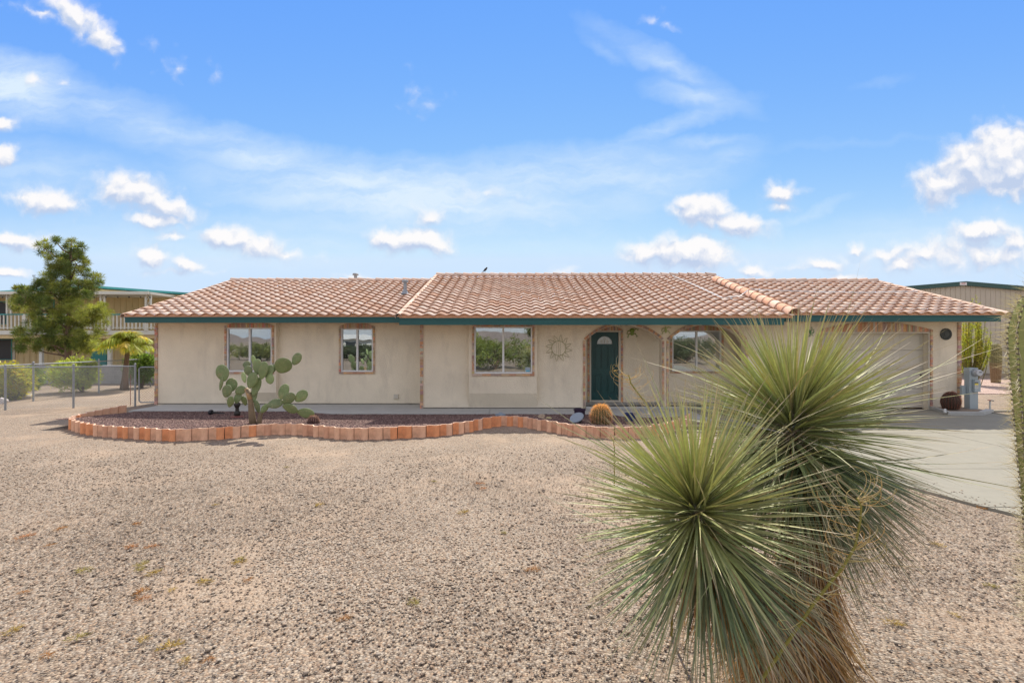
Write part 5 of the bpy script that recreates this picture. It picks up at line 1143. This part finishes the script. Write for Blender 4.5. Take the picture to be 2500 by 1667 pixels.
# ---- the big yucca
yb = Vector((1.54, 2.58, 0)); yuc = thing('yucca', 'large two headed yucca with spiky grey green leaves in the foreground gravel', 'yucca', yb)
HL = np.array(P(1702, 1268, 2.36)); HR = np.array(P(1935, 1050, 2.70))
def head(cen, n, L0, axis, seed, name, dens=1):
    rg = np.random.default_rng(seed); d = rg.normal(size=(int(n*1.9), 3)); d /= np.linalg.norm(d, axis=1, keepdims=True); axis = np.array(axis)/np.linalg.norm(axis)
    ca = d@axis; keep = (ca > -.86) & (rg.uniform(0, 1, len(d)) < np.where(ca > .2, 1.0, np.where(ca > -.4, .85, .7))); d = d[keep][:n]; ca = ca[keep][:n]; n = len(d)
    st = cen+d*np.array([.05, .05, .05])+axis[None]*(ca*.10)[:, None]*.8-axis[None]*(1-np.clip(ca+.6, 0, 1))[:, None]*.12
    L = L0*rg.uniform(.80, 1.06, n)*np.where(ca > .9, .88, 1); L = np.where(rg.uniform(0, 1, n) < .06, L*.6, L)
    w = rg.uniform(.0045, .0085, n); bend = rg.normal(0, .035, (n, 3)); bend[:, 2] -= .03+.13*np.clip(.6-ca, 0, 1)*rg.uniform(.3, 1.2, n); wild = rg.uniform(0, 1, n) < .13; bend[wild] += rg.normal(0, .26, (wild.sum(), 3))
    mixv = np.clip(ca*.5+.5+rg.normal(0, .18, n), 0, 1)[:, None]; young = np.array((.42,.44,.175)); old = np.array((.165,.215,.115)); cols_ = (young*mixv+old*(1-mixv))*(1+rg.normal(0, .13, (n, 1)))*(1+rg.normal(0, .04, (n, 3)))
    dry = rg.uniform(0, 1, n) < .05; cols_[dry] = np.array((.50,.42,.24))*rg.uniform(.8, 1.1, (dry.sum(), 1))
    ups = np.tile(axis, (n, 1))+rg.normal(0, .55, (n, 3)); V, Fc, C = blades(st, d, L, w, bend, np.clip(cols_, .02, .8), tipc=(.42,.34,.22), nseg=7, ups=ups, fold=.38, taper=.75)
    np_mesh(name, V, Fc, C, M['yleaf'], yuc)
    # curling edge fibres close to the heart
    m = 1100; d = rg.normal(size=(m, 3)); d /= np.linalg.norm(d, axis=1, keepdims=True); d = d[(d@axis) > -.7]; m = len(d); st = cen+d*rg.uniform(.04, .20, (m, 1)); dd_ = d+rg.normal(0, .9, (m, 3)); dd_ /= np.linalg.norm(dd_, axis=1, keepdims=True)
    V, Fc, C = blades(st, dd_, rg.uniform(.03, .10, m), np.full(m, .0011), rg.normal(0, .9, (m, 3)), jitter((.26,.24,.20), m, .3), nseg=5, fold=0, taper=1); np_mesh('fibres', V, Fc, C, M['dry'], yuc)
def hanging(cen, n, L0, bias, seed, off):
    rg = np.random.default_rng(seed); az = np.arctan2(bias[1], bias[0])+rg.normal(0, 1.0, n); el = rg.uniform(-1.2, -.2, n); d = np.c_[np.cos(az)*np.cos(el), np.sin(az)*np.cos(el), np.sin(el)]
    st = cen+np.array(off)+d*.05; L = L0*rg.uniform(.75, 1.05, n); bend = rg.normal(0, .05, (n, 3)); bend[:, 2] -= rg.uniform(.02, .16, n); wild = rg.uniform(0, 1, n) < .12; bend[wild] += rg.normal(0, .25, (wild.sum(), 3))
    cols_ = np.array((.155,.20,.105))*(1+rg.normal(0, .16, (n, 1)))*(1+rg.normal(0, .05, (n, 3))); dry = rg.uniform(0, 1, n) < .10; cols_[dry] = np.array((.55,.42,.22))*rg.uniform(.7, 1.1, (dry.sum(), 1))
    V, Fc, C = blades(st, d, L, rg.uniform(.0045, .008, n), bend, np.clip(cols_, .02, .8), tipc=(.40,.30,.19), nseg=7, ups=rg.normal(0, .4, (n, 3))+np.array([0, -.6, 1]), fold=.38, taper=.75)
    np_mesh('hanging_leaves', V, Fc, C, M['yleaf'], yuc)
head(HL, 1050, .67, (-.22, -.25, 1), 5, 'leaf_head'); head(HR, 1350, .71, (.12, .05, 1), 6, 'leaf_head')
hanging(HR, 420, .70, (.55, -.45), 15, (.07,.02,-.10)); hanging(HL, 130, .62, (.35, -.6), 16, (.05,0,-.08))
# trunks
pL = [yb+Vector((-.05, -.05, 0)), Vector((1.50, 2.52, .30)), Vector((1.30, 2.47, .62)), Vector((1.08, 2.41, .92)), Vector(HL)]; pR = [yb+Vector((.06, .05, 0)), Vector((1.69, 2.62, .35)), Vector((1.69, 2.66, .8)), Vector((1.67, 2.70, 1.2)), Vector(HR)]
for pth in (pL, pR): m = MB(); m.tube(pth, [.12, .10, .085, .07, .05], 12, (.16,.09,.05)); m.build('trunk', M['bark'], yuc, smooth=True)
# skirts of dead leaves
def skirt(pth, n, seed, flare, lo=0.0, hi=.93):
    rg = np.random.default_rng(seed); pa = np.array([tuple(v) for v in pth]); q = (lo+(hi-lo)*rg.uniform(0, 1, n)**.85)*(len(pa)-1); i0 = np.minimum(q.astype(int), len(pa)-2); st = pa[i0]+(pa[i0+1]-pa[i0])*(q-i0)[:, None]
    az = rg.uniform(0, 6.283, n); out = np.c_[np.cos(az), np.sin(az), np.zeros(n)]; f = q/(len(pa)-1); low = f < .4
    fl = flare*(1+.8*low)*rg.uniform(.35, 1.3, n); d = out*fl[:, None]+np.array([0, 0, -1.]); d /= np.linalg.norm(d, axis=1, keepdims=True)
    L = rg.uniform(.30, .58, n); L = np.minimum(L, np.maximum(st[:, 2]/np.maximum(-d[:, 2], .2)-.01, .08)); st = st+out*.07
    pal = np.array([(.38,.22,.09),(.46,.29,.13),(.27,.15,.07),(.15,.09,.06),(.52,.38,.21),(.06,.05,.045),(.34,.28,.21)]); wts = [.22,.24,.16,.1,.14,.07,.07]; cols_ = 1.3*pal[rg.choice(7, n, p=wts)]*(1+rg.normal(0, .15, (n, 1)))
    return blades(st, d, L, rg.uniform(.0032, .0065, n), rg.normal(0, .11, (n, 3)), np.clip(cols_, .02, .7), nseg=5, ups=rg.normal(size=(n, 3)), fold=.3, taper=.9)
V, Fc, C = cat_([skirt(pR, 1500, 8, .22, .15), skirt(pL, 1300, 9, .25, .1), skirt([yb+Vector((.0, 0, .12)), yb+Vector((.0, 0, .5)), yb+Vector((.02, .04, .66))], 2000, 10, .56)])
np_mesh('dead_leaf_skirt', V, Fc, C, M['dry'], yuc)

# ---- dry curling stalks
def curl(m, p0, d0, L, rad, turn, colr, seed, plane=None):
    rg = random.Random(seed); p_ = Vector(p0); d = Vector(d0).normalized(); ax = plane or Vector((rg.uniform(-.4, .4), 1, rg.uniform(-.4, .4))); ax.normalize(); pts = [p_.copy()]; n = 14
    for i in range(n):
        k = turn*(i/n)**1.6*2.2/n; d = (Matrix.Rotation(k, 3, ax)@d).normalized(); p_ = p_+d*(L/n); pts.append(p_.copy())
    m.tube(pts, [rad*(1-.55*i/n) for i in range(n+1)], 4, colr)
def stalk(name, label, stem, D, nbr, seed, L=(.14, .34), spread=1.0, dstep=0):
    rg = random.Random(seed); pts = [P(a, b, D+dstep*i) for i, (a, b) in enumerate(stem)]; base = Vector((pts[0].x, pts[0].y, 0)) if pts[0].z > .01 else pts[0]; t = thing(name, label, 'dry stalk', base)
    m = MB(); allp = ([base] if (pts[0]-base).length > .02 else [])+pts; n = len(allp); m.tube(allp, [.0085-.005*i/(n-1) for i in range(n)], 6, (.30,.27,.07)); m.build('stem', M['dry'], t, smooth=True)
    m = MB()
    for k in range(nbr):
        q = rg.uniform(.25 if n > 5 else .35, 1)*(n-1); i0 = min(int(q), n-2); p_ = allp[i0].lerp(allp[i0+1], q-i0); sg = rg.choice((-1, 1)); d = Vector((sg*rg.uniform(.6, 1), rg.uniform(-.5, .5), rg.uniform(-.25, .7)))
        c = rg.choice([(.66,.50,.24),(.70,.44,.16),(.74,.66,.46),(.60,.50,.22)]); curl(m, p_, d, rg.uniform(*L), .0019 if D < 2.5 else .0015, sg*rg.uniform(-1.2, -5.5)*spread, c, seed*100+k)
    m.build('curled_branches', M['dry'], t)
stalk('dry_stalk', 'dry flower stalk with curling tan branches against the right side of the yucca', [(1862,1655),(1990,1468),(2062,1378),(2088,1332),(2100,1272),(2103,1236),(2092,1216)], 2.02, 60, 3, (.10, .26))
stalk('dry_stalk', 'dry curling flower stalk rising behind the left yucca head in front of the door', [(1640,1160),(1606,1040),(1578,985),(1556,958),(1540,935),(1535,915)], 3.1, 56, 4, (.08, .20))
stalk('dry_stalk', 'low tangle of dry orange twigs in front of the terracotta edging', [(1500,1092),(1497,1075),(1490,1062)], 6.2, 22, 5, (.12, .30))

# ---- saguaro at the right edge
Dg_ = 2.0; sx = 2.385; sag = thing('saguaro_cactus', 'tall ribbed saguaro with long pale spines cut off by the right edge of the photo', 'cactus', (sx, Dg_, 0))
ztab = [(.0,.10),(.6,.115),(1.0,.125),(1.30,.145),(1.62,.165),(1.85,.180),(2.0,.185),(2.08,.17),(2.14,.145),(2.19,.10),(2.22,.05),(2.235,.004)]
zz_ = np.concatenate([np.linspace(0, 2.0, 60), np.linspace(2.0, 2.235, 22)[1:]]); rr3 = np.interp(zz_, [a for a, b in ztab], [b for a, b in ztab]); ribs = 13; na = ribs*10; V = []; Cc = []
for z, r in zip(zz_, rr3):
    a = np.arange(na)*2*math.pi/na; q = r*(.76+.24*(.5+.5*np.cos(a*ribs))**.8); V.append(np.c_[sx+q*np.cos(a), Dg_+q*np.sin(a), np.full(na, z)])
V = np.concatenate(V); nzr = len(zz_); idx = np.arange(na); Fs = np.concatenate([np.stack([i*na+idx, i*na+(idx+1) % na, (i+1)*na+(idx+1) % na, (i+1)*na+idx], 1) for i in range(nzr-1)])
C = np.tile((.32,.34,.12), (len(Fs), 1)); np_mesh('body', V, Fs, C, M['cactus'], sag, smooth=True)
rg = np.random.default_rng(91); st, dr_, ln, cs = [], [], [], []; m = MB()
for k in range(ribs):
    a = 2*math.pi*k/ribs
    for z in np.arange(.7, 2.22, .023):
        r = float(np.interp(z, [q[0] for q in ztab], [q[1] for q in ztab])); p_ = np.array([sx+r*math.cos(a), Dg_+r*math.sin(a), z]); o = np.array([math.cos(a), math.sin(a), .1+max(0, z-2.05)*5])
        m.lathe([(.006,-.002),(.005,.005)], 5, Vector(p_), (.22,.20,.17), ax=(Vector((0,0,1)), Vector((-math.sin(a), math.cos(a), 0)), Vector((math.cos(a), math.sin(a), 0))))
        for _ in range(9):
            d = o+rg.normal(0, .75, 3); d /= np.linalg.norm(d); st.append(p_); dr_.append(d); ln.append(rg.uniform(.03, .10) if rg.random() < .6 else rg.uniform(.015, .04)); cs.append(np.array((.60,.54,.42) if rg.random() < .7 else (.30,.24,.20)))
m.build('areoles', M['spine'], sag); st, dr_, ln, cs = map(np.array, (st, dr_, ln, cs)); V, Fc, C = blades(st, dr_, ln, np.full(len(st), .0015), np.zeros((len(st), 3)), cs, nseg=2, fold=.7, taper=1); np_mesh('spines', V, Fc, C, M['spine'], sag)

# ---- small weeds in the gravel
def weed_mesh(seed, base):
    rg = np.random.default_rng(seed); n = 120; az = rg.uniform(0, 6.28, n); rad = rg.uniform(0, .07, n); st = np.c_[np.cos(az)*rad*1.5, np.sin(az)*rad, np.zeros(n)]; d = np.c_[np.cos(az), np.sin(az), rg.uniform(.1, .7, n)]; d /= np.linalg.norm(d, axis=1, keepdims=True)
    V, Fc, C = blades(st, d, rg.uniform(.015, .05, n), np.full(n, .004), rg.normal(0, .2, (n, 3)), jitter(base, n, .2), nseg=2, ups=rg.normal(size=(n, 3)))
    o = np_mesh('dry_weed', V, Fc, C, M['dry']); me = o.data; bpy.data.objects.remove(o); return me
wm = [weed_mesh(201, (.40,.20,.07)), weed_mesh(202, (.42,.30,.08)), weed_mesh(203, (.33,.28,.09)), weed_mesh(204, (.46,.22,.10))]
WPX = [(527,1232,1),(779,1232,1),(335,1278,0),(122,1330,0),(345,1378,2),(585,1372,1),(587,1364,2),(205,1392,2),(375,1398,1),(342,1390,2),(60,1445,0),(345,1444,0),(350,1460,3),(605,1415,0),(500,1420,1),(190,1555,2),(350,1560,1),(415,1575,1),(30,1540,1),(115,1600,0),(510,1610,0),(320,1334,3),(368,1334,3),(452,1612,1),(1172,1180,3),(1180,1192,3),(1060,1175,2),(1130,1250,1),(2290,1330,1),(2420,1430,2),(2330,1500,1),(2180,1520,1),(2450,1240,3),(1230,1300,2),(1300,1390,0),(150,1290,0),(700,1140,2),(60,1310,3),(1010,1470,2),(840,1510,0),(420,1440,1),(2400,1240,0)]
for i, (a, b, k) in enumerate(WPX):
    o = bpy.data.objects.new('dry_weed', wm[k]); col.objects.link(o); o.location = G(a, b)+Vector((0, 0, .002)); o.rotation_euler = (0, 0, i*1.3); q = .4+.35*((i*37) % 10)/10; o.scale = (q, q, q)
    tag(o, ('small flat orange brown weed growing in the open gravel yard', 'small flat golden yellow weed growing in the open gravel yard', 'small flat olive green weed growing in the open gravel yard', 'small flat rusty orange weed growing in the open gravel yard')[k], 'weed', 'dry weeds scattered over the gravel yard')

# ================================================================ ACROSS THE STREET (seen only in the window reflections)
def far_tree(name, label, x, y, h, r, seed, base):
    t = thing(name, label, 'tree', (x, y, 0)); m = MB(); m.tube([(x, y, 0), (x+.2, y, h*.4), (x, y, h*.7)], [.25,.18,.08], 8); m.build('trunk', M['bark'], t)
    rg = random.Random(seed); parts = [leaf_cloud((x+rg.uniform(-.5, .5)*r, y+rg.uniform(-.5, .5)*r, h*.62+rg.uniform(-.2, .25)*h), (r*.7, r*.7, h*.28), 1500, .28, base, seed*10+k, shell=.3) for k in range(6)]
    V, Fc, C = cat_(parts); np_mesh('crown', V, Fc, C, M['leaf'], t)
def far_bush(label, x, y, r, h, seed, base):
    t = thing('bush', label, 'bush', (x, y, 0)); m = MB(); rg = random.Random(seed)
    for k in range(5): m.tube([(x, y, 0), (x+rg.uniform(-.3, .3)*r, y, h*.4), (x+rg.uniform(-.7, .7)*r, y, h*.75)], [.06,.04,.015], 6)
    m.build('stems', M['bark'], t)
    parts = [leaf_cloud((x+rg.uniform(-.75, .75)*r, y+rg.uniform(-.5, .5)*r, h*rg.uniform(.35, .62)), (r*.42, r*.42, h*.36), 1300, .16, base, seed*10+k, shell=.3, amt=.3) for k in range(9)]
    V, Fc, C = cat_(parts); np_mesh('foliage', V, Fc, C, M['leaf'], t)
far_bush('wide green bush mirrored in the bay window', -1.2, -7, 2.9, 2.5, 1, (.20,.24,.06)); far_bush('dark green bush mirrored in the porch window', 15.5, -13, 2.6, 2.5, 2, (.09,.12,.05)); far_bush('olive bush mirrored low in the left hand window', -26, -20, 3.0, 1.9, 3, (.22,.24,.10)); far_bush('dark bush mirrored in the narrow window', -16.5, -21, 3.2, 1.7, 4, (.07,.09,.05))
far_tree('desert_tree', 'leafy tree mirrored at the right side of the bay window', 3.4, -16, 4.2, 2.0, 2, (.14,.17,.06))
t = thing('mobile_home', 'white mobile home mirrored in the narrow window', 'mobile home', (-19, -28, 0)); m = MB(); m.box(-26, -31, .4, -12, -26, 2.2); m.build('wall', M['wpaint'], t)
m = MB(); m.prismY([(-26.4, 2.2), (-11.6, 2.2), (-11.6, 2.3), (-19, 2.75), (-26.4, 2.3)], -31.3, -25.6); m.build('roof', M['white'], t)
for xw in (-24, -19.5, -15): m = MB(); m.box(xw, -26, 1.0, xw+1.2, -25.95, 1.9); m.build('window', M['dark'], t)
print('objects', len(bpy.data.objects), 'faces', sum(len(o.data.polygons) for o in bpy.data.objects if o.type == 'MESH'))
